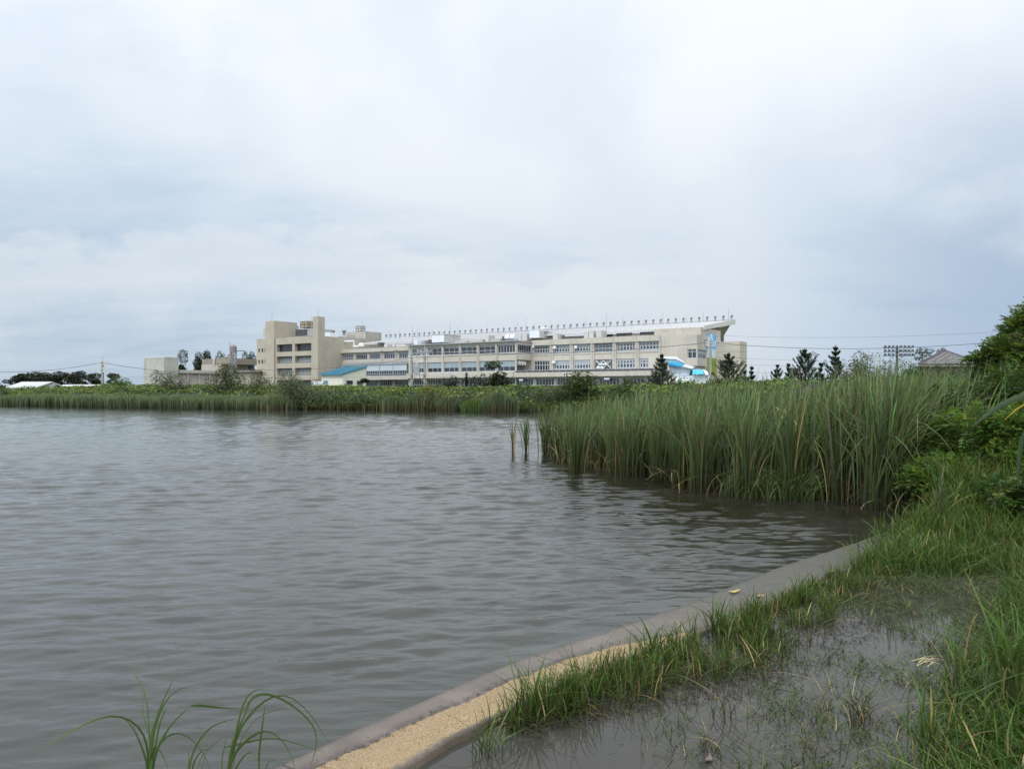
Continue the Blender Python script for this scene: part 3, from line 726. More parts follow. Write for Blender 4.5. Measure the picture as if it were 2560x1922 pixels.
# section A: projecting bays
bays = [(1030, 1063.2), (1068.5, 1105), (1109.4, 1148), (1152.8, 1192.8), (1197.4, 1239), (1244, 1287.2)]
a3b, a3t = FA.z(888.3, 1090), FA.z(867.8, 1090); a2b, a2t = FA.z(930.6, 1090), FA.z(905.8, 1090)
a1b, a1t = .8, FA.z(947.5, 1157)
uA0, uA1 = FA.a(1024), FA.a(1290); zAt = FA.z(859.4, 1157)+.0
ops = [(FA.a(x), FA.a(y), a3b, a3t) for x, y in bays]+[(FA.a(x), FA.a(y), a2b, a2t) for x, y in bays]+[(FA.a(x), FA.a(y), a1b, a1t) for x, y in bays]
EAz = PL('E', uA1); we0, we1 = cA+.9, cB-.5
eo = [(we0, we1, a3b+.1, a3t-.1, .4), (we0-.4, we1+.3, a2b-.3, a2t+.2, 3.0)]
volume(G1, uA0, uA1, cA, cB+10, 0, zAt, ops, eo, mat=M['cream2'])
for k, o in enumerate(ops):
    i, r = k % 6, k//6
    if r == 0:
        if i == 5: win(G1, FA, *o[:4], 6, [(.93, .3)], [(0, 1, 'glass')], 'alu', .32, .16)
        else: win(G1, FA, *o[:4], 3, [(.86, .22), (.36, .15)], [(0, 1, 'glass2' if i in (0,) else 'glass')], 'alu', .32, .14)
    elif r == 1: win(G1, FA, *o[:4], 3, [(.88, .22)], [(0, .42, 'glass'), (.42, .88, 'frost'), (.88, 1, 'glass2')], 'alu', .32, .12)
    else: win(G1, FA, *o[:4], 6, [.62], [(0, 1, 'glass')], 'alu', .32, .14)
b = BB(); 
for i in range(13):
    a = uA0+(uA1-uA0)*(i+.5)/13; 
win(G1, EAz, *eo[0][:4], 6, [.2], [(0, 1, 'glass')], 'alu', .36, .12)
win(G1, EAz, *eo[1][:4], 7, [.35, .62], [(0, 1, 'glass2')], 'alu', 2.8, .12)
for k in range(3):   # round ducts hanging in the open corner
    b = MB(); c0 = np.array(X3(uA1-1.1, cA+1.6+k*1.3, a2t-.7)); b.tube([c0, c0+np.array([UV[0]*1.3, UV[1]*1.3, 0])], .55, 10); b.build('duct', M['galv'], G1)
for i, x in enumerate((1024.8, 1065.8, 1107.2, 1150.4, 1195.1, 1241.5)):
    u = FA.a(x); b = BB(); b.bb(u-.32, u+.32, cA-.22, cA-.003, 0, zAt-.35); b.build('pilaster', M['cream2'], G1)
    if i in (1, 3, 5, 4):
        b = MB(); b.tube([X3(u, cA-.34, zAt-.4), X3(u, cA-.34, 1)], .08, 6); b.build('drainpipe', M['galv'], G1)
b = BB(); b.bb(uA0-.5, uA1+.35, cA-.75, cB-.1, zAt+.003, zAt+.30)
b.build('roof_edge', M['greymetal'], G1)
b = BB(); b.bb(uA0, uA1-.05, cA-1.5, cA-.23, zb0-.05, zb1+.25); b.build('ledge', M['cream2'], G1)
b = BB(); b.bb(uA0+.02, uA1-.02, cA-.16, cA-.004, a3b-.28, a3b-.08); b.build('sill', M['cream2'], G1)
b = BB(); b.bb(uA0+.02, uA1-.02, cA-.16, cA-.004, a2b-.28, a2b-.08); b.build('sill', M['cream2'], G1)
# section B: recessed bays to the blank right end
bb3 = [(1335, 1375.2), (1383, 1425.2), (1434, 1477.3), (1486.4, 1531.8), (1541.5, 1588.6), (1598, 1647.6)]
b3b, b3t = FB.z(880.3, 1510), FB.z(857.2, 1510); b2b, b2t = FB.z(924.0, 1510), FB.z(898.2, 1510)
uB0, uB1 = FB.a(1331.3), FB.a(1742.5)
zBt = FB.z(843.8, 1550); zBe = FB.z(855.8, 1550)
ops = [(FB.a(x), FB.a(y), b3b, b3t) for x, y in bb3]+[(FB.a(x), FB.a(y if k < 5 else 1621.5), b2b, b2t) for k, (x, y) in enumerate(bb3)]
EB = PL('E', uB1); wEnd = EB.a(1802)
volume(G1, uA1+.02, uB1, cB, wEnd, 0, zBt, ops, mat=M['cream2'])
for k, o in enumerate(ops):
    i, r = k % 6, k//6
    if k == 3: win(G1, FB, o[0], o[1], o[2]-1.2, o[3], 5, [.38, (.62, .18), .84], [(0, .38, 'white'), (.38, 1, 'glass2')], 'alu', .32, .12)
    elif k in (6,): win(G1, FB, *o[:4], 6, [(.58, .2), (.93, .1)], [(0, 1, 'glass')], 'alu', .32, .22)
    elif k == 9:
        wo = win(G1, FB, *o[:4], 6, [(.72, .16)], [(0, 1, 'glass2')], 'alu', .32, .12)
        for s_ in (0, 1):
            a0, a1 = (o[0]+.5, (o[0]+o[1])/2) if s_ == 0 else ((o[0]+o[1])/2, o[1]-.5)
            b = MB(); 
            for sg in (0, 1):
                za, zb = (o[2]+.3, o[3]-.3) if sg else (o[3]-.3, o[2]+.3)
                b.tube([X3(a0, cB-.05, za), X3(a1, cB-.05, zb)], .16, 6)
            b.build('brace', M['galv'], wo)
        b = BB(); am = (o[0]+o[1])/2; b.bb(am-1.1, am+1.1, cB-.34, cB-.2, o[2]+1.2, o[3]-1.0); b.build('sign_board', M['palepanel'], wo)
    else:
        up = 'glass' if k in (0, 4) else ('glass2' if k in (5, 10, 11) else 'frost')
        bars = [(.16, .24), (.56, .24), .88]
        win(G1, FB, *o[:4], 6 if k != 11 else 3, bars, [(0, .56, 'glass'), (.56, .9, up), (.9, 1, 'glass2')], 'alu', .32, .36 if k not in (0,) else .3, mull=.9)
volume(G1, uA1+.1, FB.a(1652), cB-.55, cB-.004, zBe, zBt+.2, mat=M['cream2'], name='parapet')
for i, x in enumerate((1332.3, 1379.2, 1429.4, 1481.8, 1536.6, 1593.2, 1651)):
    u = FB.a(x); b = BB(); wd = .5 if 0 < i < 6 else .25; b.bb(u-wd, u+wd, cB-.3, cB-.004, 0, zBe-.01); b.build('pilaster', M['cream2'], G1)
    b = MB(); b.tube([X3(u, cB-.66, zBt), X3(u, cB-.62, zBe-.5), X3(u, cB-.42, 1)], .09, 6); b.build('drainpipe', M['galv'], G1)
b = BB(); b.bb(uA1+.1, FB.a(1651), cB-.14, cB-.005, b3b-.30, b3b-.08); b.build('sill', M['cream2'], G1)
for x, y in ((1334, 866.5), (1388, 868.5), (1441, 867.5), (1386, 905.0)):    # window air units
    a = FB.a(x); z = FB.z(y, x); b = BB(); b.bb(a-.3, a+.5, cB-.7, cB-.05, z-.35, z+.35); b.build('air_unit', M['palepanel'], G1)
# first-floor podium in front of section B: wall with ribbon of windows, ledge, railing strip
FD = PL('F', cA+.4); d1b, d1t = .8, FD.z(945.5, 1400)
dl = [(1271+i*52.5, 1271+i*52.5+46) for i in range(8)]
dl = [(1272, 1286), (1290, 1333), (1340, 1385), (1392, 1434), (1441, 1490), (1497, 1548), (1556, 1610), (1618, 1660)]
ops = [(FD.a(max(x, 1291)), FD.a(y), d1b, d1t) for x, y in dl if y > 1295]
zD = FD.z(941.8, 1400)
volume(G1, uA1+.05, FD.a(1720), FD.c, cB-.56, 0, zD, ops, mat=M['cream'])
for k, o in enumerate(ops): win(G1, FD, *o[:4], 6, [(.55, .2)], [(0, 1, 'glass')], 'alu', .32, .15)
b = BB(); b.bb(uA1-.3, FD.a(1664), FD.c-1.4, cB-.6, zD+.003, FD.z(929.5, 1450)); b.build('ledge', M['cream2'], G1)
zr0 = FD.z(929.5, 1450)
b = BB(); b.bb(uA1+.3, FD.a(1660), FD.c-.9, FD.c-.5, zr0+.003, zr0+.55); b.build('roof_curb', M['darkmetal'], G1)
b = BB(); b.bb(uA1-.3, FD.a(1664), FD.c-1.35, FD.c-1.28, zr0+.5, zr0+.58)
for i in range(22):
    u = uA1+(FD.a(1660)-uA1)*i/21; b.bb(u-.03, u+.03, FD.c-1.34, FD.c-1.29, zr0, zr0+.5)
b.build('railing', M['alu'], G1)
for x, y, w_ in ((1307, 950, 11), (1521, 947, 14), (918, 954, 9), (1500, 919, 8), (1509, 919, 7)):
    p_ = FD if y > 930 else PL('F', cB-.9); a = p_.a(x); z = p_.z(y, x); b = MB(); hw = w_*.05
    c0 = np.array(X3(a-hw, p_.c-.7, z)); c1 = np.array(X3(a+hw, p_.c-.7, z)); b.tube([c0, c1], .32, 8); b.build('vent_pipe', M['palepanel'], G1)
# blank bays at the right end: upper panel and the boxed-out corner room
FU = PL('F', cB-.5); volume(G1, FU.a(1717), FU.a(1742), FU.c, cB+3.2, FU.z(861.5, 1730), FU.z(834.5, 1717)-.2, mat=M['cream'], name='corner_panel')
FC = PL('F', cB-1.4); EC = PL('E', FC.a(1743.2)); wC = EC.a(1768)
co = [(FC.a(1718.3), FC.a(1741), FC.z(895.8, 1730), FC.z(872.4, 1730))]
ce = [(FC.c+.5, wC-.3, co[0][2], co[0][3]-.1)]
volume(G1, FC.a(1716.8), EC.c, FC.c, wC, FC.z(914.5, 1730), FC.z(862.0, 1730), co, ce, mat=M['cream2'], name='corner_room')
win(G1, FC, *co[0], 2, [(.72, .15)], [(0, 1, 'glass')], 'alu', .32, .18)
win(G1, EC, *ce[0], 5, [(.72, .15)], [(0, .5, 'glass2'), (.5, 1, 'frost')], 'alu', .32, .16)
# mural on the end wall
def muralmat():
    m, t, bs = pmat('mural_paint', None, .6)
    at_ = t.n('ShaderNodeAttribute', attribute_name='uvw'); s = t.n('ShaderNodeSeparateXYZ', {0: (at_, 'Vector')})
    nz = t.noise((at_, 'Vector'), 3.2, 3, .5); n2 = t.noise(t.n('ShaderNodeMapping', {'Vector': (at_, 'Vector'), 'Scale': (5, 1.6, 1)}), 1.7, 2, .5)
    c = t.mix(t.ramp((s, 'Y'), .62, .66, 0, 1), (.50, .62, .68), (.10, .40, .70))
    c = t.mix(t.math('GREATER_THAN', nz, .53), c, (.62, .72, .78))
    lowm = t.math('LESS_THAN', t.math('ADD', (s, 'Y'), t.math('MULTIPLY', n2, .12)), .47)
    g = t.mix(t.math('GREATER_THAN', n2, .55), (.25, .33, .03), (.12, .22, .04))
    c = t.mix(lowm, c, g)
    t.t.links.new(c.outputs[2], bs.inputs['Base Color']); return m
PM = PL('E', uB1); m0, m1 = PM.a(1767.2), PM.a(1790.2); mz0, mz1 = PM.z(936, 1770), PM.z(833.5, 1767)
qq = [X3(*PM.uw(m0, .06), mz0), X3(*PM.uw(m1, .06), mz0), X3(*PM.uw(m1, .06), mz1), X3(*PM.uw(m0, .06), mz1)]
q2 = [X3(*PM.uw(m0, .005), mz0), X3(*PM.uw(m1, .005), mz0), X3(*PM.uw(m1, .005), mz1), X3(*PM.uw(m0, .005), mz1)]
mk('mural', qq+q2, [(0, 1, 2, 3), (1, 0, 4, 5), (2, 1, 5, 6), (3, 2, 6, 7), (0, 3, 7, 4)], muralmat(), G1, uv=[(0, 0), (1, 0), (1, 1), (0, 1)]*2, label='painted blue, white and green mural panel')
for y in (849, 863):
    z = PM.z(y, 1764); a = PM.a(1764.5); b = MB(); c0 = np.array(X3(*PM.uw(a, .1), z)); c1 = np.array(X3(*PM.uw(a-.9, 1.2), z)); b.tube([c0, c1], [.18, .62], 10); b.build('loudspeaker', M['galv'], G1)
# windowless block behind the right end
FX = PL('F', EB.a(1790.2)+.02)
volume(G1, uB1+.05, FX.a(1849.5), FX.c, PL('E', FX.a(1849.5)).a(1867), 0, FX.z(852.6, 1845), mat=M['beige_panel'], name='stair_block')
# upper storey set back under the big roof
FS = PL('F', cB+6); FR = PL('F', cB+4.6); ER = PL('E', FR.a(1757.5)); wR1 = ER.a(1836)
zE = FR.z(816.5, 1757.5); zRd = ER.z(800.5, 1836)
uR0 = FR.a(901)
so_ = [(FS.a(x), FS.a(y), FS.z(b_, (x+y)/2), FS.z(t_, (x+y)/2)) for x, y, t_, b_ in ((1504, 1514, 836, 842), (1517, 1532, 835.5, 841.6), (1541, 1580, 832.5, 840), (1600, 1684, 828.5, 835.5))]
volume(G1, uR0+3, ER.c-3, FS.c, wR1-12, zAt-2, zE-.75, so_, mat=M['cream'])
for o in so_: win(G1, FS, *o, max(1, int((o[1]-o[0])/2.2)), [], [(0, 1, 'glass2')], 'darkalu', .3, .12)
RW = lambda f: FR.c+(wR1-FR.c)*f
b = BB(); th_ = .75
def rp(u, f, dz=0.): return X3(u, RW(f), zE+(zRd-zE)*f+dz)
b.add([rp(uR0, 0), rp(ER.c, 0), rp(ER.c, 1), rp(uR0, 1), rp(uR0, 0, -.35), rp(ER.c, 0, -.35), rp(ER.c, 1, -.9), rp(uR0, 1, -.9)],
      [(0, 1, 2, 3), (7, 6, 5, 4), (0, 4, 5, 1), (1, 5, 6, 2), (2, 6, 7, 3), (3, 7, 4, 0)])
roof = b.build('roof', M['roofmetal'], G1)
b = BB(); nR = 150
for i in range(nR):    # standing seams and the corrugated eave
    u = uR0+(ER.c-uR0)*(i+.5)/nR
    q = [rp(u-.05, 0, .004), rp(u+.05, 0, .004), rp(u+.05, 1, .004), rp(u-.05, 1, .004)]
    b.add(q+[(p[0], p[1], p[2]+.045) for p in q], [(4, 5, 6, 7), (0, 1, 5, 4), (1, 2, 6, 5), (2, 3, 7, 6), (3, 0, 4, 7)])
    b.bb(u-.15, u+.15, FR.c-.22, FR.c-.01, zE-.55, zE-.05)
b.build('roof_seams', M['roofmetal'], roof)
b = BB(); b.add([rp(ER.c+.004, 0, .25), rp(ER.c+.3, 0, .25), rp(ER.c+.3, 1, .25), rp(ER.c+.004, 1, .25), rp(ER.c+.004, 0, -.75), rp(ER.c+.3, 0, -.75), rp(ER.c+.3, 1, -1.15), rp(ER.c+.004, 1, -1.15)],
      [(0, 1, 2, 3), (7, 6, 5, 4), (0, 4, 5, 1), (1, 5, 6, 2), (2, 6, 7, 3), (3, 7, 4, 0)]); b.build('fascia', M['fascia'], roof)
b = BB(); b.add([rp(uR0, 1, .03), rp(ER.c, 1, .03), X3(ER.c, wR1+.5, zRd+.03), X3(uR0, wR1+.5, zRd+.03)], [(0, 1, 2, 3)]); b.bb(uR0, ER.c, wR1, wR1+.3, zRd-.9, zRd+.22); b.build('ridge_cap', M['greymetal'], roof)
# tapered concrete brackets under the overhang, and the post behind
for i in range(7):
    f = .22+i*.105; w0_ = RW(f); wd = .55
    zt_ = zE+(zRd-zE)*f-1.0; h = 1.9+.45*i*.6; u1_ = ER.c-.15; u0_ = ER.c-3.2
    b = BB(); b.hexa([X3(u0_, w0_, zt_-h*1.0), X3(u0_+.9, w0_, zt_-h*1.0), X3(u0_+.9, w0_+wd, zt_-h*1.0), X3(u0_, w0_+wd, zt_-h*1.0), X3(u0_, w0_-.15, zt_), X3(u1_, w0_-.15, zt_), X3(u1_, w0_+wd+.15, zt_), X3(u0_, w0_+wd+.15, zt_)])
    b.build('bracket', M['beige'], roof)
b = BB(); b.bb(ER.c-3.0, ER.c-2.2, RW(.9), RW(.9)+.7, 2, zE+(zRd-zE)*.9-.95); b.bb(ER.c-3.0, ER.c-2.2, RW(.70), RW(.9), zBt+3.2, zBt+3.9); b.build('post', M['greymetal'], G1)
volume(G1, uB1-12, uB1-.06, cB+3, wEnd-.02, zBt+.004, zE-.2, mat=M['cream'], name='wall')
# lamps along the ridge
proto = None; FRd = PL('F', wR1-.1); uL0, uL1 = FRd.a(966), FRd.a(1829.5); NL = 57
for i in range(NL):
    u = uL0+(uL1-uL0)*i/(NL-1)
    if proto is None:
        b = BB(); z = zRd+.2; h = .85
        for du, dw in ((-.36, -.3), (.36, -.3), (0, .35)): b.tube([X3(u+du, wR1-.1+dw, z-.1), X3(u, wR1-.1, z+h*.65)], .05, 4)
        b.tube([X3(u, wR1-.1, z+.1), X3(u, wR1-.1, z+h)], .06, 5)
        b.bb(u-.24, u+.24, wR1-.30, wR1+.12, z+h-.03, z+h+.34)
        b.bb(u-.30, u+.30, wR1-.36, wR1-.28, z+h-.30, z+h-.06)
        proto = b.build('floodlight', M['lampgrey'], G1); u_first = u
    else:
        o = proto.copy(); C.objects.link(o); o.parent = G1; du = u-u_first; o.location = (UV[0]*du, UV[1]*du, 0)
for x, yt, yb, c_ in ((906.5, 801, 845, FW.c+3), (939.5, 816, 864, FW.c+1), (973, 824, 848, wR1), (998.7, 823, 846, wR1), (1031, 810, 862, cA+1), (1044, 820, 845, wR1), (1080.5, 818, 840, wR1), (1125, 805, 838, cA+3), (1144.5, 813, 838, wR1), (1180, 817, 837, wR1), (1217.5, 809, 834, wR1), (1258.5, 815, 833, wR1), (1294.5, 804, 832, wR1), (1314.6, 791, 830, cB+3), (1336.5, 808, 827, wR1), (1377, 799, 827, wR1), (1422.5, 812, 824, wR1), (1464.6, 793, 822, wR1), (1515.6, 779, 842, cB+1), (1557.5, 785, 817, wR1), (1609.5, 800, 814, wR1), (1657, 778, 811, wR1), (1716.3, 784, 808, wR1), (1758.5, 781, 805, wR1), (1821.5, 769, 802, wR1)):
    rod(G1, PL('F', c_-.1), x, yt, yb, .10)
# rooftop plant
def rbox(x0, x1, yt, yb, c_, d, mat, name='air_unit', lip=0):
    p_ = PL('F', c_); b = BB(); xm = (x0+x1)/2; a0, a1 = p_.a(x0), p_.a(x1); z0, z1 = p_.z(yb, xm), p_.z(yt, xm)
    b.bb(a0, a1, c_, c_+d, z0, z1)
    if lip: b.bb(a0-.12, a1+.12, c_-.12, c_+d+.12, z1+.003, z1+.15)
    k = max(2, int(d/1.2))
    for i in range(k): b.bb(a1+.003, a1+.07, c_+d*(i+.4)/k, c_+d*(i+.4)/k+.08, z0+.1, z1-.1)
    return b.build(name, M[mat], G1)
b = rbox(1079.5, 1111, 837, 856.5, cA+3, 7.5, 'galv', 'plant_room', 1)
p_ = PL('F', cA+3); bq = BB(); bq.pb(p_, p_.a(1080.2), p_.a(1110.2), p_.z(855.5, 1095), p_.z(838.2, 1095), .01, .12); bq.build('screen_panel', M['palepanel'], G1)
rbox(1324, 1349, 825.5, 845, cB+1.5, 7, 'galv', 'plant_room'); p_ = PL('F', cB+1.5); bq = BB(); bq.pb(p_, p_.a(1324.4), p_.a(1348.6), p_.z(844.5, 1336), p_.z(826, 1336), .01, .12); bq.build('screen_panel', M['palepanel'], G1)
b = MB(); c0 = np.array(X3(p_.a(1345), p_.c+3, p_.z(821.5, 1345))); b.tube([c0+np.array([0, 0, -.7]), c0+np.array([0, 0, .2]), c0+np.array([0, 0, .6])], [1.3, 1.3, .7], 12); b.build('water_tank', M['galv'], G1)
for x0, x1, yt, yb, c_, d, mt in ((1294.5, 1304, 834, 852, cB+2, 3, 'galv'), (1305, 1317, 834, 852, cB+2, 3, 'galv'), (1460, 1470.5, 829, 845, cB+2, 3, 'galv'), (1472, 1483.5, 827, 844.5, cB+2, 3, 'galv'), (1490, 1503.4, 826, 843, cB+2, 3, 'galv'), (1382.5, 1393, 834, 848.5, cB+2, 4, 'galv'),
        (1213, 1222, 838, 854, cA+5, 3, 'galv'), (1035, 1043, 851, 862, cA+3, 6, 'palepanel'), (1052, 1062, 851, 861, cA+5, 4, 'greymetal'), (1070, 1077, 849, 860, cA+5, 4, 'darkmetal'), (1255, 1263, 841, 852, cA+6, 3, 'darkmetal'),
        (944, 951, 856, 866, FW.c+4, 2, 'darkmetal'), (960, 968, 860, 868, FW.c+4, 2, 'galv'), (980, 987, 859, 867, FW.c+4, 2, 'galv'), (990, 1012, 861, 867, FW.c+4, 2, 'galv'), (1405, 1448, 843, 846.5, cB+3, 1.5, 'darkmetal'), (1136, 1166, 851.5, 858, cA+5, 2, 'cream'), (1172, 1206, 849, 856, cA+5, 2, 'cream'), (1225, 1250, 847, 853, cA+5, 2, 'cream')):
    rbox(x0, x1, yt, yb, c_, d, mt)
for x in (1263.5, 1276):    # tilted intake hoods
    p_ = PL('F', cA+3.5); a = p_.a(x); z0 = p_.z(852, x); b = BB(); b.hexa([X3(a, p_.c-.6, z0+.7), X3(a+1.3, p_.c-.6, z0+.7), X3(a+1.3, p_.c+1, z0), X3(a, p_.c+1, z0), X3(a+.1, p_.c, z0+1.7), X3(a+1.4, p_.c, z0+1.7), X3(a+1.4, p_.c+1.6, z0+1.9), X3(a, p_.c+1.6, z0+1.9)]); b.build('intake_hood', M['palepanel'], G1)
# silver ventilation pipe zig-zag over the left wing
p_ = PL('F', FW.c+1); pt = lambda x, y: X3(p_.a(x), p_.c, p_.z(y, x))
b = MB(); b.tube([pt(851, 854.5), pt(885, 853), pt(884.5, 866), pt(905, 865.5)], .32, 8); b.build('duct', M['palepanel'], G1)
b = MB(); c0 = np.array(pt(903, 861)); b.tube([c0+[0, 0, -.6], c0+[0, 0, .1], c0+[0, 0, .45]], [.95, .9, .3], 10); b.build('vent_cap', M['shedwall'], G1)
# rear block seen over the wing: end wall receding from px 850
FH = PL('F', FW.c+10); EH = PL('E', FH.a(850)); 
volume(G1, FH.a(828.5), EH.c, FH.c, EH.a(924), 5, EH.z(841.8, 850), mat=M['cream'], name='rear_block')
FV = PL('F', FH.c+16)
volume(G1, FV.a(866), FV.a(913.6), FV.c, FV.c+8, EH.z(841.8, 850)-2, FV.z(829.5, 890), mat=M['cream'], name='penthouse')
rooftank(G1, PL('F', FV.c+3), 890, 902.8, 815, 831, 'galv')
for x in (832.5, 860):
    p_ = PL('F', FH.c+4); b = MB(); c0 = np.array(X3(p_.a(x), p_.c, p_.z(838, x))); h = p_.z(826, x)-c0[2]; b.tube([c0, c0+[0, 0, h-.5], c0+[0, 0, h-.5], c0+[0, 0, h]], [.45, .45, .75, .75], 8); b.build('vent_stack', M['tankgrey'], G1)
p_ = PL('F', FH.c+12); b = BB(); z0 = EH.z(841.8, 850)
for i in range(9): u = p_.a(843)+i*1.1; b.bb(u, u+.07, p_.c, p_.c+.07, z0-.1, z0+1.3)
b.bb(p_.a(843), p_.a(843)+8.9, p_.c, p_.c+.07, z0+1.2, z0+1.3); b.build('railing', M['darkmetal'], G1)
rod(G1, p_, 866.5, 816, 842, .09, 'antenna')

# ---- blue-roofed shed in front of the wing
FQ = PL('F', solveF(857, 196.)); EQ = PL('E', FQ.a(857)); w1_ = EQ.a(915)
ze = EQ.z(934, 857); zh = EQ.z(916.8, 915); ua = FQ.a(804)
S1 = thing('shed', 'small cream shed with a blue sloping metal roof in front of the office block', 'shed', X3(EQ.c-4, FQ.c+4, .3))
b = BB(); b.hexa([X3(ua, FQ.c, 0), X3(EQ.c, FQ.c, 0), X3(EQ.c, w1_, 0), X3(ua, w1_, 0), X3(ua, FQ.c, ze-.2), X3(EQ.c, FQ.c, ze-.2), X3(EQ.c, w1_, zh-.2), X3(ua, w1_, zh-.2)]); b.build('wall', M['shedwall'], S1)
b = BB(); b.hexa([X3(ua-.5, FQ.c-.7, ze-.35), X3(EQ.c+.35, FQ.c-.7, ze-.35), X3(EQ.c+.35, w1_+.2, zh-.15), X3(ua-.5, w1_+.2, zh-.15), X3(ua-.5, FQ.c-.7, ze-.1), X3(EQ.c+.35, FQ.c-.7, ze-.1), X3(EQ.c+.35, w1_+.2, zh+.08), X3(ua-.5, w1_+.2, zh+.08)])
for i in range(26):
    u = ua-.4+(EQ.c-ua+.6)*i/25; b.add([X3(u, FQ.c-.72, ze-.09), X3(u+.1, FQ.c-.72, ze-.09), X3(u+.1, w1_+.2, zh+.09), X3(u, w1_+.2, zh+.09), X3(u, FQ.c-.72, ze-.01), X3(u+.1, FQ.c-.72, ze-.01), X3(u+.1, w1_+.2, zh+.17), X3(u, w1_+.2, zh+.17)], [(4, 5, 6, 7), (0, 1, 5, 4), (1, 2, 6, 5), (3, 0, 4, 7)])
b.build('roof', M['blueroof'], S1)
win(S1, FQ, FQ.a(810), FQ.a(820.5), FQ.z(960, 815), FQ.z(951, 815), 2, [], [(0, 1, 'blueroof')], 'alu', -.15, .1)
win(S1, EQ, EQ.a(865.5), EQ.a(880.5), EQ.z(960.5, 873), EQ.z(951, 873), 3, [], [(0, 1, 'glass')], 'darkalu', -.15, .1)
win(S1, EQ, EQ.a(891.5), EQ.a(906), EQ.z(960.5, 898), EQ.z(952, 898), 3, [], [(0, 1, 'glass')], 'darkalu', -.15, .1)
# low link building between office block and shed
FY = PL('F', solveF(790, 215.)); B2 = thing('link_building', 'low white glazed passage between the office block and the blue-roofed shed', 'building', X3(FY.a(793), FY.c, .3))
b = BB(); b.bb(FY.a(784), FY.a(808), FY.c, FY.c+4, 0, FY.z(950, 795)); b.build('wall', M['cream2'], B2)
b = BB(); b.bb(FY.a(783), FY.a(808.5), FY.c-.4, FY.c+4.1, FY.z(950, 795)+.004, FY.z(947.5, 795)); b.build('roof', M['terra'], B2)
for x in (785.5, 796): win(B2, FY, FY.a(x), FY.a(x+9), FY.z(962, 795), FY.z(952.5, 795), 4, [.5], [(0, 1, 'paleblue')], 'white', -.15, .1)

# ---- white and blue covered stairway at the right end
S2 = thing('covered_stairway', 'white and sky blue covered stairway with rounded tube roof at the grandstand end', 'stairway', (*at(1690, 975, 150.)[:2], .3))
def slab(name, pts, Y, d, mat, par=S2, dy=None):
    """a solid panel: outline in the upright plane at distance Y, thickness d away from the lake"""
    f = [at(x, y, Y) for x, y in pts]; k = [p+np.array([.25*d, d, 0]) for p in f]; n = len(f)
    return mk(name, f+k, [tuple(range(n))[::-1], tuple(range(n, 2*n))]+[(i, (i+1) % n, n+(i+1) % n, n+i) for i in range(n)], M[mat], par)
slab('hood', [(1652, 905), (1655, 891), (1690, 891), (1711, 905), (1712, 908), (1690, 898), (1664, 897)], 150.0, 4.5, 'white')
slab('hood_side', [(1655, 897.6), (1690, 898.5), (1712, 908.4), (1702, 912), (1680, 906), (1668, 909), (1656, 904)], 150.3, 3.8, 'paleblue')
slab('canopy', [(1670, 907), (1681, 902.8), (1711, 910), (1703, 916), (1702, 917.5), (1670, 910)], 149.6, 4, 'cyan')
slab('canopy_edge', [(1670, 907.5), (1702, 914.6), (1702, 918), (1670, 911.5)], 149.4, .15, 'cyandeep')
slab('canopy_end', [(1711.5, 910.2), (1737, 917), (1729, 922), (1703.5, 915.6)], 149.7, 4, 'white')
slab('stair_side', [(1671, 911.8), (1703, 918), (1729, 922.5), (1725, 930), (1722, 938), (1728, 952), (1712, 957), (1697, 948), (1672, 925)], 150.5, 3.5, 'paleblue')
slab('lower_landing', [(1690, 944), (1740, 938), (1777, 938), (1778, 968), (1690, 968)], 149.0, 4, 'white')
b = MB(); A0 = at(1722, 936, 147.5); A1 = at(1760, 936, 147.5); ns = 12; hr = (EYE-(922-HY)/F*147.5)-A0[2]
for i in range(ns):
    t0, t1 = math.pi*i/ns, math.pi*(i+1)/ns
    y0, y1, z0, z1 = 3-3*math.cos(t0), 3-3*math.cos(t1), hr*math.sin(t0), hr*math.sin(t1)
    b.add([A0+[.6+z0*.5, y0, z0], A1+[0, y0, z0], A1+[0, y1, z1], A0+[.6+z1*.5, y1, z1]], [(0, 1, 2, 3)])
b.build('tube_roof', M['cyan'], S2, smooth=True)
b = MB(); c0 = at(1766, 937, 147.3); 
ring = []
for j in range(6):
    f = j/5; r = (.78 if j < 5 else .0); 
cx = c0; prev = None
for j in range(7):
    a = j/6*math.pi/2; rr = 1.0*math.cos(a); off = 1.4*math.sin(a)
    row = [cx+np.array([off-.3, 3-3*math.cos(math.pi*i/10)*rr, (hr*1.05)*math.sin(math.pi*i/10)*rr]) for i in range(11)]
    if prev is not None:
        for i in range(10): b.add([prev[i], prev[i+1], row[i+1], row[i]], [(0, 1, 2, 3)])
    prev = row
b.build('dome_end', M['white'], S2, smooth=True)

# ---- concrete hall and outbuildings on the left
FZ = PL('F', solveF(410, 232.)); EZ = PL('E', FZ.a(410))
H1 = thing('hall_building', 'windowless grey concrete hall with streaked walls at the left end', 'building', X3(FZ.a(385), FZ.c, .3))
volume(H1, FZ.a(359.3), EZ.c, FZ.c, EZ.a(446.2), 0, FZ.z(893.7, 410), mat=M['hall'])
b = BB(); b.bb(FZ.a(359.3)-.06, EZ.c+.06, FZ.c-.06, EZ.a(446.2)+.06, FZ.z(893.7, 410)+.003, FZ.z(893.7, 410)+.22); b.build('roof_edge', M['fascia'], H1)
b = MB(); c0 = np.array(X3(EZ.c-6, FZ.c+9, EZ.z(893, 420))); b.tube([c0, c0+[0, 0, 1.1], c0+[0, 0, 1.7]], [.5, .4, .12], 8); b.build('roof_vent', M['darkmetal'], H1)
EL = PL('E', EZ.c-.5); wl0, wl1 = EL.a(446.6), EL.a(549)
H2 = thing('low_wing_building', 'long low cream wing with wide pilasters and flat roof beside the grey hall', 'building', X3(EL.c, (wl0+wl1)/2, .3))
zl = EL.z(924.6, 447)
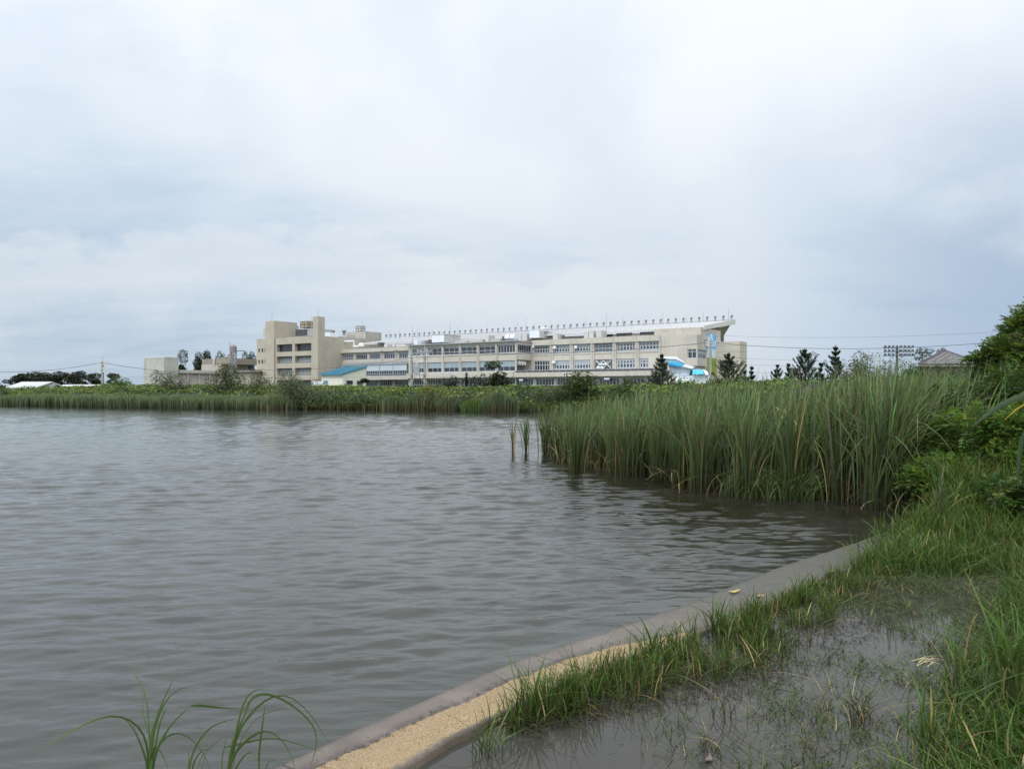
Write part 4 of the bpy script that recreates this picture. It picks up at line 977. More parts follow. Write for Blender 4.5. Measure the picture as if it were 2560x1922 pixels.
ps = [446.8, 469, 498, 524, 548]; ops = []
for i in range(4): ops.append((EL.a(ps[i]+(3 if i else .4)), EL.a(ps[i+1]-1.5), .6, EL.z(934, 470), .5))
volume(H2, EL.c-10, EL.c, wl0, wl1, 0, zl-1.0, [], ops, mat=M['cream'])
b = BB(); b.bb(EL.c-10, EL.c+.5, wl0+.02, wl1+.5, zl-.99, zl); b.build('roof_edge', M['cream2'], H2)
FN = PL('F', wl0+8); 
H3 = thing('annexe_building', 'brown upper storey block with pale lower wall and flat top behind the low wing', 'building', X3(FN.a(525), FN.c+10, .3))
FN = PL('F', solveF(503.5, 262.)); EN = PL('E', FN.a(553))
b = BB(); u0_ = FN.a(503.6); b.bb(u0_, EN.c, FN.c, FN.c+11, 0, FN.z(911.5, 525)); b.build('wall', M['cream'], H3)
b = BB(); b.bb(u0_-.1, EN.c+4.5, FN.c+.3, FN.c+12, FN.z(911.5, 525)+.004, FN.z(897, 525)); b.build('upper_wall', M['brownwall'], H3)
b = MB(); b.tube([X3(FN.a(536), FN.c-.1, FN.z(911, 536)), X3(FN.a(536), FN.c-.1, FN.z(893, 536))], .3, 6); b.build('drainpipe', M['galv'], H3)
b = BB(); b.bb(FN.a(543.5), FN.a(550), FN.c+4, FN.c+6, FN.z(897, 546), FN.z(884, 546)); b.bb(FN.a(534), FN.a(543), FN.c+3, FN.c+5, FN.z(897, 540), FN.z(892, 540)); b.build('roof_unit', M['brownwall'], H3)
FO = PL('F', solveF(600, 240.)); EO = PL('E', FO.a(600))
H4 = thing('flat_roofed_house', 'small beige flat-roofed annexe with brown eaves left of the office block', 'building', X3(FO.a(605), FO.c, .3))
b = BB(); b.bb(FO.a(583), FO.a(625.5), FO.c, FO.c+8, 0, FO.z(930.5, 605)); b.build('wall', M['beige'], H4)
b = BB(); b.bb(FO.a(580.5), FO.a(631.5), FO.c-1.2, FO.c+9, FO.z(930.5, 605)+.003, FO.z(926, 605)); b.build('roof', M['brownwall'], H4)
win(H4, FO, FO.a(587), FO.a(596), FO.z(944.5, 591), FO.z(935, 591), 3, [.75], [(0, 1, 'glass')], 'alu', -.2, .16)
# domed tank tower on a lattice
Yt = 250.; tb_ = at(582.8, 975, Yt)
W1 = thing('water_tower', 'grey domed tank on a slim steel lattice tower behind the trees', 'water tower', (tb_[0], Yt, .3))
s_ = Yt/F; zc0, zc1 = EYE+(975-882)*s_, EYE+(975-868)*s_; rr = 8.7*s_; ztp = EYE+(975-861.5)*s_
b = MB(); pr = [(zc0, rr*.98), (zc0+.02, rr), (zc1, rr)]+[(zc1+(ztp-zc1)*math.sin(a), rr*math.cos(a)+.01) for a in np.linspace(.2, 1.55, 6)]
c0 = np.array([tb_[0], Yt, 0]); b.tube([c0+[0, 0, z] for z, _ in pr], [r for _, r in pr], 20); b.build('tank', M['tankgrey'], W1, smooth=False)
b = MB(); L = 6.2*s_; nl = 8; H0 = zc0-.3
for sx, sy in ((-1, -1), (1, -1), (1, 1), (-1, 1)): b.tube([c0+[sx*L, sy*L, .3], c0+[sx*L, sy*L, zc0]], .12, 5)
cr = [(-1, -1), (1, -1), (1, 1), (-1, 1)]
for i in range(nl):
    z0, z1 = .3+H0*i/nl, .3+H0*(i+1)/nl
    for k in range(4):
        p, q = cr[k], cr[(k+1) % 4]
        b.tube([c0+[p[0]*L, p[1]*L, z0], c0+[q[0]*L, q[1]*L, z1]], .07, 4, cap=False); b.tube([c0+[q[0]*L, q[1]*L, z0], c0+[p[0]*L, p[1]*L, z1]], .07, 4, cap=False)
        b.tube([c0+[p[0]*L, p[1]*L, z1], c0+[q[0]*L, q[1]*L, z1]], .07, 4, cap=False)
b.build('lattice', M['greymetal'], W1)
b = MB(); b.tube([c0+[-rr, 0, zc1-.5], c0+[-rr, 0, ztp+.9]], .06, 4); b.tube([c0+[rr*.5, 0, zc1-1.2], c0+[rr+.95*3, 0, zc1-1.2]], .12, 4); b.build('antenna', M['darkmetal'], W1)

# ---- low pale sheds far left
def shedfar(label, pts, Y, wallz, d, mat='fascia'):
    f = [at(x, y, Y) for x, y in pts]; c = np.mean(f, 0)
    t = thing('warehouse', label, 'shed', (c[0], Y, .3), None)
    return t, f
Ys = 118.
sA = thing('warehouse', 'low warehouse with a pale ridged gable roof beyond the left bank', 'shed', (*at(80, 975, Ys)[:2], .3))
L0, R0, T0, T1_, E1 = at(14, 967.5, Ys-3), at(92, 967.5, Ys-6), at(55, 954, Ys+4), at(131, 954, Ys+2), at(152, 962, Ys+9)
b = MB(); dn = np.array([0, 0, -.18])
b.add([L0, R0, T1_, T0, L0+dn, R0+dn, T1_+dn, T0+dn], [(0, 1, 2, 3), (7, 6, 5, 4), (0, 4, 5, 1), (1, 5, 6, 2), (2, 6, 7, 3), (3, 7, 4, 0)])
T0b = at(70, 962, Ys+14)
b.add([T1_, E1, T0b, T0, T1_+dn, E1+dn, T0b+dn, T0+dn], [(0, 1, 2, 3), (7, 6, 5, 4), (0, 4, 5, 1), (1, 5, 6, 2)])
b.build('roof', M['galv'], sA)
b = MB(); f0 = R0*[1, 1, 0]+[0, .5, .2]; f1 = E1*[1, 1, 0]+[-.6, 0, .2]
b.add([f0, f1, E1+[-.6, 0, -.2], T1_+[0, .3, -.25], R0+[0, .5, -.2]], [(0, 1, 2, 3, 4)])
l0 = L0*[1, 1, 0]+[.5, .5, .2]; b.add([l0, f0, R0+[0, .5, -.2], L0+[.5, .5, -.2]], [(0, 1, 2, 3)]); b.build('wall', M['palepanel'], sA)
sB = thing('warehouse', 'second low warehouse with a flat pale roof behind the utility pole', 'shed', (*at(205, 975, 130)[:2], .3))
q = [at(150, 965.5, 126), at(268, 965.5, 122), at(262, 961, 134), at(158, 961, 138)]
b = MB(); b.hexa([p+dn for p in q]+q); b.build('roof', M['galv'], sB)
b = MB(); b.hexa([p*[1, 1, 0]+[0, .4, .1] for p in q]+[p+[0, .4, -.3] for p in q]); b.build('wall', M['palepanel'], sB)

# ---- tiled roof house on the right
Yh = 84.; hb = at(2372, 975, Yh)
H5 = thing('tiled_roof_house', 'house with a grey-brown tiled hipped roof rising behind the reeds on the right', 'house', (hb[0], Yh, .3))
ap = at(2360, 879, Yh+4.5); eL, eR = at(2296, 912, Yh-.5), at(2458, 912, Yh-.5); gz = eL[2]
ridge = ap+np.array([4.6, 7, 0])
bk = [eR+[9.2, 14, 0], eL+[9.2, 14, 0]]
b = MB(); th_ = np.array([0, 0, -.2])
b.add([eL, eR, ap, ridge, bk[0], bk[1]], [(0, 1, 2), (1, 4, 3, 2), (5, 0, 2, 3), (4, 5, 3)]); b.add([eL+th_, eR+th_, eR, eL], [(0, 1, 2, 3)])
H5r = b.build('roof', weathered('roof_tile_base', (.22, .19, .18), (.14, .12, .12), amt=.8, scale=1.5), H5)
b = MB(); nt = 34     # rows of rounded tile columns with stepped courses
for i in range(nt):
    f = (i+.5)/nt; x = eL+(eR-eL)*f; h = 1-abs((x[0]-ap[0])/((eR[0]-ap[0]) if x[0] > ap[0] else (ap[0]-eL[0])))
    topp = eL*[0, 0, 0]+np.array([x[0], eL[1]+(ap[1]-eL[1])*h, gz+(ap[2]-gz)*h]); nseg = max(1, int(h*7))
    for k in range(nseg):
        p0 = x+(topp-x)*(k/nseg); p1 = x+(topp-x)*((k+1)/nseg); b.tube([p0+[0, -.02, .10], p1+[0, -.02, .03]], [.088, .07], 5)
b.build('tiles', weathered('roof_tile', (.20, .185, .18), (.11, .10, .10), rough=.5, amt=.9, scale=2), H5r)
b = MB()
for e in (eL, eR):
    for k in range(12):
        p0 = e+(ap-e)*(k/12); p1 = e+(ap-e)*((k+1)/12); b.tube([p0+[0, -.05, .16], p1+[0, -.05, .08]], [.14, .11], 6)
b.tube([ap+[0, -.1, .1], ap+[0, .3, .35]], [.2, .22], 8); b.build('ridge_tiles', weathered('ridge_tile', (.12, .105, .115), (.08, .07, .08), amt=.7), H5r)
b = MB(); wq = [(eL[0]+.6, Yh+.3), (eR[0]-.4, Yh+.3), (eR[0]+7.6, Yh+12.5), (eL[0]+8.6, Yh+12.5)]; b.hexa([(*p, .2) for p in wq]+[(*p, gz-.12) for p in wq]); b.build('wall', weathered('brown_house_wall', (.20, .165, .125), (.12, .10, .08), amt=.6), H5)

# ---------------------------------------------------------------- poles, lamps and cables
def pole(label, px, pytop, Y, arms, r=.17, extra=None, rod_=0, group=None):
    ztop = EYE-(pytop-HY)/F*Y; x = ray(px)*Y
    t = thing('utility_pole', label, 'utility pole', (x, Y, .3), group)
    b = MB(); b.tube([(x, Y, .3), (x, Y, ztop)], [r*1.2, r*.75], 8); b.build('post', M['polec'], t)
    if rod_:
        b = MB(); b.tube([(x, Y, ztop), (x, Y, ztop+rod_)], .03, 4); b.build('lightning_rod', M['greymetal'], t)
    for (dz, hw) in arms:
        z = EYE-(dz-HY)/F*Y; b = MB(); b.box(x-hw, x+hw, Y-.22, Y-.12, z-.05, z+.05); a_ = b.build('cross_arm', M['galv'], t)
        for sx in (-1, -.55, .55, 1):
            b = MB(); b.tube([(x+sx*hw*.95, Y-.17, z+.052), (x+sx*hw*.95, Y-.17, z+.30)], [.06, .085], 6); b.build('insulator', M['palepanel'], a_)
    return t, x, ztop
pole('grey utility pole with stacked cross arms in front of the left pine wood', 256.5, 903, 100, [(905.5, .68), (912, .55), (923, .5), (930, .45)], .2, rod_=.6)
pole('small distant utility pole at the far left edge of the pines', 27, 940, 190, [(943.5, .8)], .15)
tp, xA_, _ = pole('left pole of the transformer platform in front of the cream building', 1029.5, 868, 120, [(893, .6), (901, .5)], .20, rod_=1.0)
tq, xB_, _ = pole('right pole of the transformer platform in front of the cream building', 1061.5, 868, 120, [(879, 1.1), (890, .7), (904, .6)], .20, rod_=1.0)
tr = thing('transformer_platform', 'grey transformer on a braced platform between two utility poles', 'transformer', ((xA_+xB_)/2, 120, .3))
zp = EYE-(935-HY)/F*120; b = MB(); b.box(xA_-.45, xB_+.45, 119.4, 119.55, zp-.14, zp); b.box(xA_-.45, xB_+.45, 120.45, 120.6, zp-.14, zp)
for s_, xx in ((1, xA_), (-1, xB_)): b.tube([(xx+s_*.15, 119.47, zp-1.2), (xx+s_*.9, 119.47, zp-.1)], .05, 4)
for i in range(9): xx = xA_+(xB_-xA_)*i/8; b.box(xx-.08, xx+.08, 119.56, 120.44, zp-.1, zp-.02)
b.build('platform', M['greymetal'], tr)
b = MB(); x0, x1 = at(1034, 0, 120)[0], at(1048.5, 0, 120)[0]; b.box(x0, x1, 119.65, 120.35, zp+.003, zp+1.35)
for k in range(3): b.box(x0-.03, x1+.03, 119.6, 119.645, zp+.2+k*.4, zp+.3+k*.4)
b.tube([((x0+x1)/2, 120, zp+1.36), ((x0+x1)/2, 120, zp+1.8)], [.3, .12], 8); b.build('transformer_box', M['greymetal'], tr)
Yp = 118.
t3, x3, z3 = pole('tall grey utility pole standing in front of the painted mural', 1776.5, 851, Yp, [(857, .8), (864.5, .75)], .20, rod_=.7)
def cable(labels, A, B_, sag, r=.022, n=24, offs=((0, 0, 0),), group=None):
    A, B_ = np.array(A, float), np.array(B_, float)
    if isinstance(labels, str): labels = [labels]
    for label, o in zip(labels, offs):
        b = MB(); o = np.array(o); b.tube([A+(B_-A)*t+o+np.array([0, 0, -sag*4*t*(1-t)]) for t in np.linspace(0, 1, n)], r, 4, cap=False)
        b.build('cable', M['cable'], label=label, category='cable', group=group)
T3 = at(1776.5, 857, Yp)
cable('thick cable sagging from the mural pole leftwards to the transformer poles', T3+[-.8, 0, 0], at(1061.5, 880, 120), .85, .042)
cable('thick cable running right from the mural pole to the tree at the right edge', T3+[.8, 0, 0], at(2600, 845, 95), 1.15, .034)
cable('thin upper wire above the mural pole running to the right edge', at(1800, 839, 150), at(2700, 815, 120), 1.0, .018)
cable(['middle of three thin wires crossing the pines right of the windowless block', 'lowest of three thin wires crossing the pines right of the windowless block', 'highest of three thin wires crossing the pines right of the windowless block'], at(1776, 906, Yp), at(2300, 915, 120), .4, .014, offs=((0, 0, 0), (0, 0, -1.2), (0, 0, .95)), group='thin wires right of the mural pole')
cable('cable sagging left from the stacked pole to the left edge', at(253, 906, 100), at(-60, 928, 95), .55, .028)
cable('cable sagging right from the stacked pole towards the grey hall', at(260, 907, 100), at(660, 922, 110), .9, .028)
cable('long thin cable crossing in front of the office block to the transformer poles', at(560, 921, 112), at(1029, 894, 120), .9, .022)
cable(['second highest of four thin low wires in front of the grey hall', 'third of four thin low wires in front of the grey hall', 'lowest of four thin low wires in front of the grey hall', 'highest of four thin low wires in front of the grey hall'], at(300, 946, 105), at(1029, 941, 120), .35, .013, offs=((0, 0, 0), (0, 0, -.35), (0, 0, -.75), (0, .2, .25)), group='low wires left of the transformer poles')
cable(['upper of two thin wires low between the transformer poles and mural pole', 'lower of two thin wires low between the transformer poles and mural pole'], at(1062, 940, 120), at(1776, 924, Yp), .9, .014, offs=((0, 0, 0), (0, 0, -.6)))
# floodlight gantry
Yf = 150.; f0 = at(2242.8, 975, Yf); fs = Yf/F
FLt = thing('floodlight_mast', 'dark floodlight mast with three rows of round lamps', 'floodlight', (f0[0], Yf, .3))
b = MB(); b.tube([(f0[0], Yf, .3), (f0[0], Yf, EYE+(975-869)*fs)], [.26, .2], 10); b.build('post', M['darkmetal'], FLt)
lz = [EYE+(975-y)*fs for y in (869.5, 879.5, 889.5)]; xl, xr = at(2206, 0, Yf)[0], at(2279, 0, Yf)[0]
b = MB()
for z in lz: b.box(xl, xr, Yf-.32, Yf-.22, z-.06, z+.05)
for i in range(8): x = xl+(xr-xl)*(i+.5)/8; b.box(x-.03, x+.03, Yf-.21, Yf-.15, lz[2], lz[0])
b.build('gantry', M['darkmetal'], FLt)
protoL = None
for z in lz:
    for i in range(8):
        x = xl+(xr-xl)*(i+.25)/7.5
        if protoL is None:
            b = MB(); b.tube([(x, Yf-.36, z+.30), (x+.04, Yf-.62, z+.24), (x+.06, Yf-.78, z+.20)], [.12, .26, .27], 10); b.tube([(x, Yf-.3, z), (x, Yf-.4, z+.3)], .04, 4)
            protoL = b.build('lamp', M['lampgrey'], FLt); pl0 = (x, z)
        else:
            o = protoL.copy(); C.objects.link(o); o.parent = FLt; o.location = (x-pl0[0], 0, z-pl0[1])

# ---------------------------------------------------------------- far bank growth
fl_ = np.array([p[:2] for p in farline]+[(17, 47), (21, 39)]); fl_, fls = resample(fl_, .5)
fn = np.gradient(fl_, axis=0); fn /= np.linalg.norm(fn, axis=1, keepdims=True); fnn = np.stack([-fn[:, 1], fn[:, 0]], 1)
pxs = fl_[:, 0]/fl_[:, 1]*F+CX
def linept(px, d):
    i = np.clip(np.searchsorted(pxs, px), 0, len(fl_)-1) if np.ndim(px) else min(int(np.searchsorted(pxs, px)), len(fl_)-1)
    return fl_[i]+fnn[i]*(np.asarray(d)[..., None] if np.ndim(d) else d)
# hummocky creeper-covered ground: base surface and leaves over it
def hum(x, y, d, px):
    base = np.interp(d, [0, 1.5, 4, 8, 30], [.5, 1.35, 1.85, 2.12, 2.2])
    g = .46*mnoise.noise(Vector((x*.42, y*.30, 2)))+.20*mnoise.noise(Vector((x*1.1, y*1.0, 5)))+.10*mnoise.noise(Vector((x*2.6, y*2.6, 8)))
    extra = np.interp(px, [0, 60, 300, 900, 1250, 1500, 1900], [-.15, -.02, -.02, -.28, -.22, -.15, .2])
    return max(.15, base+g*min(1, d/2)+extra)
i0, i1 = np.searchsorted(pxs, -90), len(fl_)-1
idx = np.arange(i0, i1); ds = np.r_[np.arange(.2, 10, .5), np.arange(10, 40, 2.5)]
V = []
for i in idx:
    for d in ds:
        q = fl_[i]+fnn[i]*d; h = hum(q[0], q[1], d, pxs[i])-.22; V.append((q[0], q[1], h if d > .3 else 0.02))
md = len(ds); Fc = np.array([(a*md+k, a*md+k+1, (a+1)*md+k+1, (a+1)*md+k) for a in range(len(idx)-1) for k in range(md-1)])[:, ::-1]
basecol = np.tile((.014, .024, .006), (len(V), 1))
n = 105000; s = rng.uniform(i0, i1-1, n); d = rng.random(n)**1.5*20+.15; ii_ = s.astype(int); fr = s-ii_
q = (fl_[ii_]*(1-fr[:, None])+fl_[ii_+1]*fr[:, None])+fnn[ii_]*d[:, None]
hz = np.array([hum(a, b_, c, p) for a, b_, c, p in zip(q[:, 0], q[:, 1], d, pxs[ii_])])
zz = hz-rng.random(n)**2*.55+rng.normal(0, .05, n)
lowm = d < 2.5; zz[lowm] = .15+(hz[lowm]-.1)*rng.random(int(lowm.sum()))**.6
mask_n = np.array([mnoise.noise(Vector((a*.5, b_*.5, 11))) for a, b_ in q])
gcol = np.where(mask_n[:, None] > .12, np.array([[.140, .180, .034]]), np.array([[.092, .142, .024]]))
gcol = np.where((mask_n[:, None] < -.22), np.array([[.055, .085, .024]]), gcol)
gcol = gcol*(1+rng.normal(0, .27, (n, 1))).clip(.4, 1.8)*(1+rng.normal(0, .07, (n, 3)))
pl1 = leaves(np.c_[q, zz], .20, None, up=.55, asp=.75, coln=gcol.clip(.004, .5))
Vv, Ff, Cc = cat([(np.array(V), Fc, basecol), pl1])
mk('creeper_foliage', Vv, Ff, M['leaf'], col=Cc, kind='stuff', label='bright green creeper and undergrowth covering the far bank', category='undergrowth', org=(0, 0, 0))
# cattail fringe at the water, left part
def fringe(px0, px1, n, d0, d1, h, w, base, tip, name, label, lean=.10, **kw):
    s = rng.uniform(np.searchsorted(pxs, px0), np.searchsorted(pxs, px1), n); i = s.astype(int).clip(0, len(fl_)-2); fr = s-i
    cl_ = .25*np.sin(s*.9)+.2*np.sin(s*2.3+1); q = fl_[i]*(1-fr[:, None])+fl_[i+1]*fr[:, None]+fnn[i]*(rng.uniform(d0, d1, n)+cl_*.5)[:, None]
    hh = h*(1+.10*np.sin(s*.55)+.08*np.sin(s*1.7))*rng.uniform(.72, 1.12, n)
    V, Fc, cc = blades(np.c_[q, np.full(n, -.05)], hh, w*rng.uniform(.7, 1.3, n), rng.uniform(0, 6.28, n), rng.uniform(0, lean, n)+.03, rng.uniform(0, .06, n), base, tip, 4, **kw)
    return mk(name, V, Fc, M['blade'], col=cc, kind='stuff', label=label, category='reeds', org=(0, 0, 0))
fringe(38, 700, 26000, -1.6, 1.3, 1.22, .055, (.052, .068, .032), (.150, .190, .095), 'reed_fringe', 'blue-green cattail fringe along the left part of the far bank')
fringe(660, 1560, 4200, -.2, 1.0, .85, .045, (.055, .048, .022), (.060, .090, .032), 'bank_grass', 'mixed grass and brown stems at the foot of the far bank', .3, dry=.06)
# tall clumps one can tell apart
def clump(label, pc, wpx, pyt, Y, n, base, tip, lean=.16, w=.04, name='reed_clump', z0=-.05, group=None, dry=.05, seg=5, sig=.42, droop=.12, cat_='reeds', yd=1.0, hlo=.6):
    x = ray(pc)*Y; hw = wpx/F*Y/2; h = EYE-(pyt-HY)/F*Y-z0
    t = thing(name, label, cat_, (x, Y, max(z0, 0)), group)
    a = rng.uniform(0, 6.28, n); rr_ = np.abs(rng.normal(0, sig, n)).clip(0, 1)
    B = np.c_[x+np.cos(a)*rr_*hw, Y+np.sin(a)*rr_*hw*yd, np.full(n, z0)]
    V, Fc, cc = blades(B, h*rng.uniform(hlo, 1.04, n)*(1-.22*rr_**2), w*rng.uniform(.6, 1.3, n), a+rng.normal(0, .6, n), rng.uniform(.01, lean, n), rng.uniform(0, droop, n), base, tip, seg, dry=dry)
    mk('blades', V, Fc, M['blade'], t, col=cc); return t
Yb = lambda px, d=0.: linept(px, d)[1]
brn, grn = (.075, .064, .034), (.095, .135, .066)
for a in (('narrow grey-green reed clump left of the twin clumps on the far bank', 985, 46, 985, 980), ('taller dense reed clump next right of the narrow one', 1046, 52, 979, 1046), ('short stiff reed clump in front of the yellow-green bush', 1122, 40, 985, 1122),
          ('broad feathery reed clump with brown stems before the near reeds', 1244, 62, 974, 1244), ('small brown-stemmed reed clump right beside the broad feathery one', 1278, 22, 990, 1278), ('leaning reed clump at the foot of the big grey-green willow', 700, 60, 985, 715), ('bright green grass clump low on the bank left of the broad feathery reeds', 1190, 50, 992, 1190)):
    lab, pc, wp, pt_, pq = a; clump(lab, pc, wp*1.5, pt_, Yb(pq)-.6, 1100, brn if 'bright' not in lab else (.06, .09, .03), grn if 'bright' not in lab else (.085, .14, .03), .22, .05, sig=.5)
# bushes on the far bank
oliv, dk_, brt = (.058, .072, .030), (.026, .040, .014), (.078, .120, .022)
bush('willow_shrub', 'large grey-green willow shrub at the water edge before the office block', 'shrub', 738, 936, 108, Yb(738, 1.5), (.110, .125, .070), .16, 1.7, nb=26, colb=(.12, .135, .085), asp=.4, flat=.95)
bush('bush', 'dark olive rounded bush left of the big willow', 'bush', 632, 944, 108, Yb(632, 7), oliv, .17, 1.1, nb=20, colb=dk_)
bush('broadleaf_tree', 'upright olive tree before the brown annexe with a forked top', 'tree', 566, 912, 62, Yb(566, 9), (.072, .085, .030), .17, 1.0, nb=16, colb=(.10, .11, .045), flat=.7)
bush('bush', 'spreading dark bush at the foot of the forked olive tree', 'bush', 545, 942, 70, Yb(545, 7), (.045, .060, .028), .16, 1.0, nb=14, colb=oliv)
bush('willow_shrub', 'pale tufted shrub tree before the grey hall', 'shrub', 414, 931, 62, Yb(414, 8), (.085, .095, .050), .16, 1.0, nb=16, colb=(.12, .13, .075), asp=.4)
bush('bush', 'dark low bush right of the pale tufted shrub', 'bush', 458, 955, 50, Yb(458, 6), oliv, .16, 1.0, nb=12, colb=dk_)
bush('bush', 'bright green humped bush right of the stacked utility pole', 'bush', 292, 945, 70, Yb(292, 22), brt, .19, 1.0, nb=14, colb=(.06, .10, .02))
bush('bush', 'second bright green hump beside the grey hall', 'bush', 326, 949, 50, Yb(326, 20), brt, .19, 1.0, nb=10, colb=(.06, .10, .02))
bush('bush', 'yellow-green feathery bush among the reed clumps on the far bank', 'bush', 1082, 962, 78, Yb(1082, .8), (.125, .130, .028), .14, 1.0, nb=18, colb=(.09, .10, .03))
bush('bush', 'leafy bush in the middle of the far bank between reed patches', 'bush', 920, 976, 90, Yb(920, .6), (.060, .090, .028), .15, 1.0, nb=16, colb=(.09, .12, .04))
bush('bush', 'dark green bush hanging over the water right of the willow', 'bush', 800, 978, 110, Yb(800, .8), (.040, .062, .024), .15, 1.0, nb=18, colb=(.06, .085, .03))
bush('bush', 'low dark bush before the broad feathery reeds', 'bush', 1160, 986, 50, Yb(1160, .8), (.030, .045, .016), .14, 1.0, nb=12, colb=(.05, .07, .03))
bush('bush', 'grey-green leafy mass of brush left of the dark glossy tree', 'bush', 1400, 960, 130, Yb(1380, 2), (.052, .070, .034), .15, 1.0, nb=22, colb=(.07, .09, .04), asp=.3)
bush('broadleaf_tree', 'dark glossy broadleaf tree with layered crown before the grandstand', 'tree', 1462, 934, 112, Yb(1462, 3), (.036, .060, .014), .19, 1.8, nb=22, colb=(.055, .085, .02))
bush('bush', 'rounded green bush right of the dark glossy tree', 'bush', 1562, 948, 62, 52., (.060, .095, .018), .15, 1.0, nb=12, colb=(.045, .07, .015))
bush('bush', 'green bush at the foot of the first pine', 'bush', 1690, 954, 120, 58., (.040, .065, .016), .15, 1.1, nb=18, colb=(.06, .09, .02))
bush('bush', 'yellow-green bush under the mural wall', 'bush', 1790, 946, 90, 60., (.085, .115, .020), .16, 1.1, nb=14, colb=(.05, .08, .02))
bush('bush', 'yellow-green bush below the pine before the windowless block', 'bush', 1860, 944, 60, 60., (.095, .13, .022), .16, 1.1, nb=12, colb=(.05, .08, .02))
bush('low_bush', 'long green brush behind the reeds left of the twin pines', 'bush', 1960, 952, 150, 60., (.055, .08, .02), .16, 1.2, nb=20, colb=(.08, .11, .03))
# trees between bank and building
bush('cedar_tree', 'dark cedar with a narrow layered top before the cream windows', 'tree', 1241, 907, 46, 96., (.030, .042, .018), .24, 3, nb=26, flat=.55, colb=(.045, .055, .02), hfrac=1.0)
for lab, px, pt_, wp in (('low dark red-brown shrub left of the cedar', 1128, 944, 44), ('low dark shrub touching the left foot of the cedar', 1200, 940, 52), ('red-brown clipped shrub at the right foot of the cedar', 1262, 946, 44), ('small dark shrub at the left end of the clipped row', 1100, 952, 30)):
    bush('shrub', lab, 'shrub', px, pt_, wp, 95., (.040, .036, .022), .22, 1.3, nb=12, colb=(.035, .045, .02))
bush('cypress', 'thin pointed cypress between the dark shrubs', 'shrub', 1166.5, 935, 7, 95., (.02, .028, .014), .2, 2.5, nb=9, flat=1.6)
bush('agave_plant', 'spiky dark plant beside the shed right wall', 'plant', 911, 947, 20, 96., (.03, .045, .02), .3, 1.6, nb=6, asp=.15)
# poplars behind the hall
for lab, px, pt_, wp in (('tall poplar right behind the grey hall', 456, 884, 26), ('left broad poplar of the group behind the brown annexe', 497, 892, 28), ('middle poplar rising above the brown annexe', 515, 883, 22), ('right poplar peeping out behind the annexe roof', 550, 890, 30), ('loose poplar right of the domed tank tower', 611, 889, 20), ('second loose poplar close to the office block', 631, 889, 24)):
    bush('poplar_tree', lab, 'tree', px, pt_, wp, 285., (.036, .060, .028), .5, 3.2, nb=16, flat=1.3, colb=(.050, .072, .035))
# pine wood at far left
for lab, px, pt_, wp in (('round pine standing apart at the left end of the wood', 47, 936, 22), ('flat-topped pine second from the left', 78, 936, 34), ('broad pine in the middle of the left wood group', 108, 933, 40), ('dense pine left of the gap in the wood', 142, 934, 36), ('pine right of the gap in the wood', 180, 936, 34),
                         ('tallest broad pine behind the second warehouse', 212, 932, 44), ('pine half hidden by the stacked utility pole', 248, 937, 30), ('last pine at the right end of the wood', 289, 936, 34), ('very low far pine at the left edge', 12, 953, 34)):
    bush('broad_pine_tree', lab, 'pine tree', px, pt_, wp*1.4, 175., (.030, .040, .020), .36, 3.4, nb=16, flat=.5, colb=(.04, .046, .025), mat='needle')
# black pines
conifer('young black pine with broad skirt in front of the blue and white stairway', 1655, 886, 84, 74., seed=3, upcurve=.35, needle=.22)
conifer('wide many-topped black pine before the windowless block', 1822, 884, 84, 78., seed=5, upcurve=.8, needle=.24)
conifer('large upswept black pine left of the tallest pine', 2012, 874, 84, 78., seed=6, upcurve=.95, needle=.24)
conifer('tallest black pine with spreading side limbs', 2089, 866, 60, 78., seed=8, upcurve=.5, needle=.24)
conifer('small black pine just right of the windowless block', 1879, 918, 22, 84., seed=9, upcurve=.5, tiers=7, needle=.2)
conifer('short black pine between the small pine and the upswept pine', 1943, 914, 38, 80., seed=10, upcurve=.8, tiers=7)
conifer('low side pine leaning at the left foot of the upswept pine', 1972, 911, 34, 79., seed=11, upcurve=.9, tiers=7)
conifer('little black pine between the two tallest pines', 2052, 909, 30, 77., seed=12, upcurve=.6, tiers=7)
conifer('tiny pine tip at the corner of the windowless block', 1862, 930, 16, 84., seed=13, tiers=5)
bush('bush', 'pale feathery shrub rising right of the tallest pine', 'bush', 2150, 886, 46, 62., (.080, .095, .045), .17, .8, nb=14, colb=(.10, .115, .06))
bush('hedge', 'long olive hedge behind the reeds under the floodlight mast', 'hedge', 2205, 905, 140, 58., (.075, .085, .026), .17, 1.3, nb=30, colb=(.10, .10, .035), depth=2.2)
bush('hedge', 'olive brush mass left of the long hedge', 'hedge', 2120, 915, 90, 57., (.070, .080, .026), .17, 1.3, nb=20, colb=(.045, .06, .02), depth=2)
bush('bush', 'round dark green bush in front of the tiled roof house', 'bush', 2283, 892, 54, 50., (.028, .050, .012), .15, 1.5, nb=18, colb=(.045, .07, .018))
bush('broadleaf_tree', 'thin airy tree behind the tiled roof', 'tree', 2318, 871, 60, 112., (.045, .055, .028), .3, .55, nb=8, flat=.35, hfrac=.42)
bush('bush', 'brown-green brush below the tiled roof house', 'bush', 2380, 922, 130, 46., (.06, .07, .03), .15, 1.1, nb=20, depth=1.5)

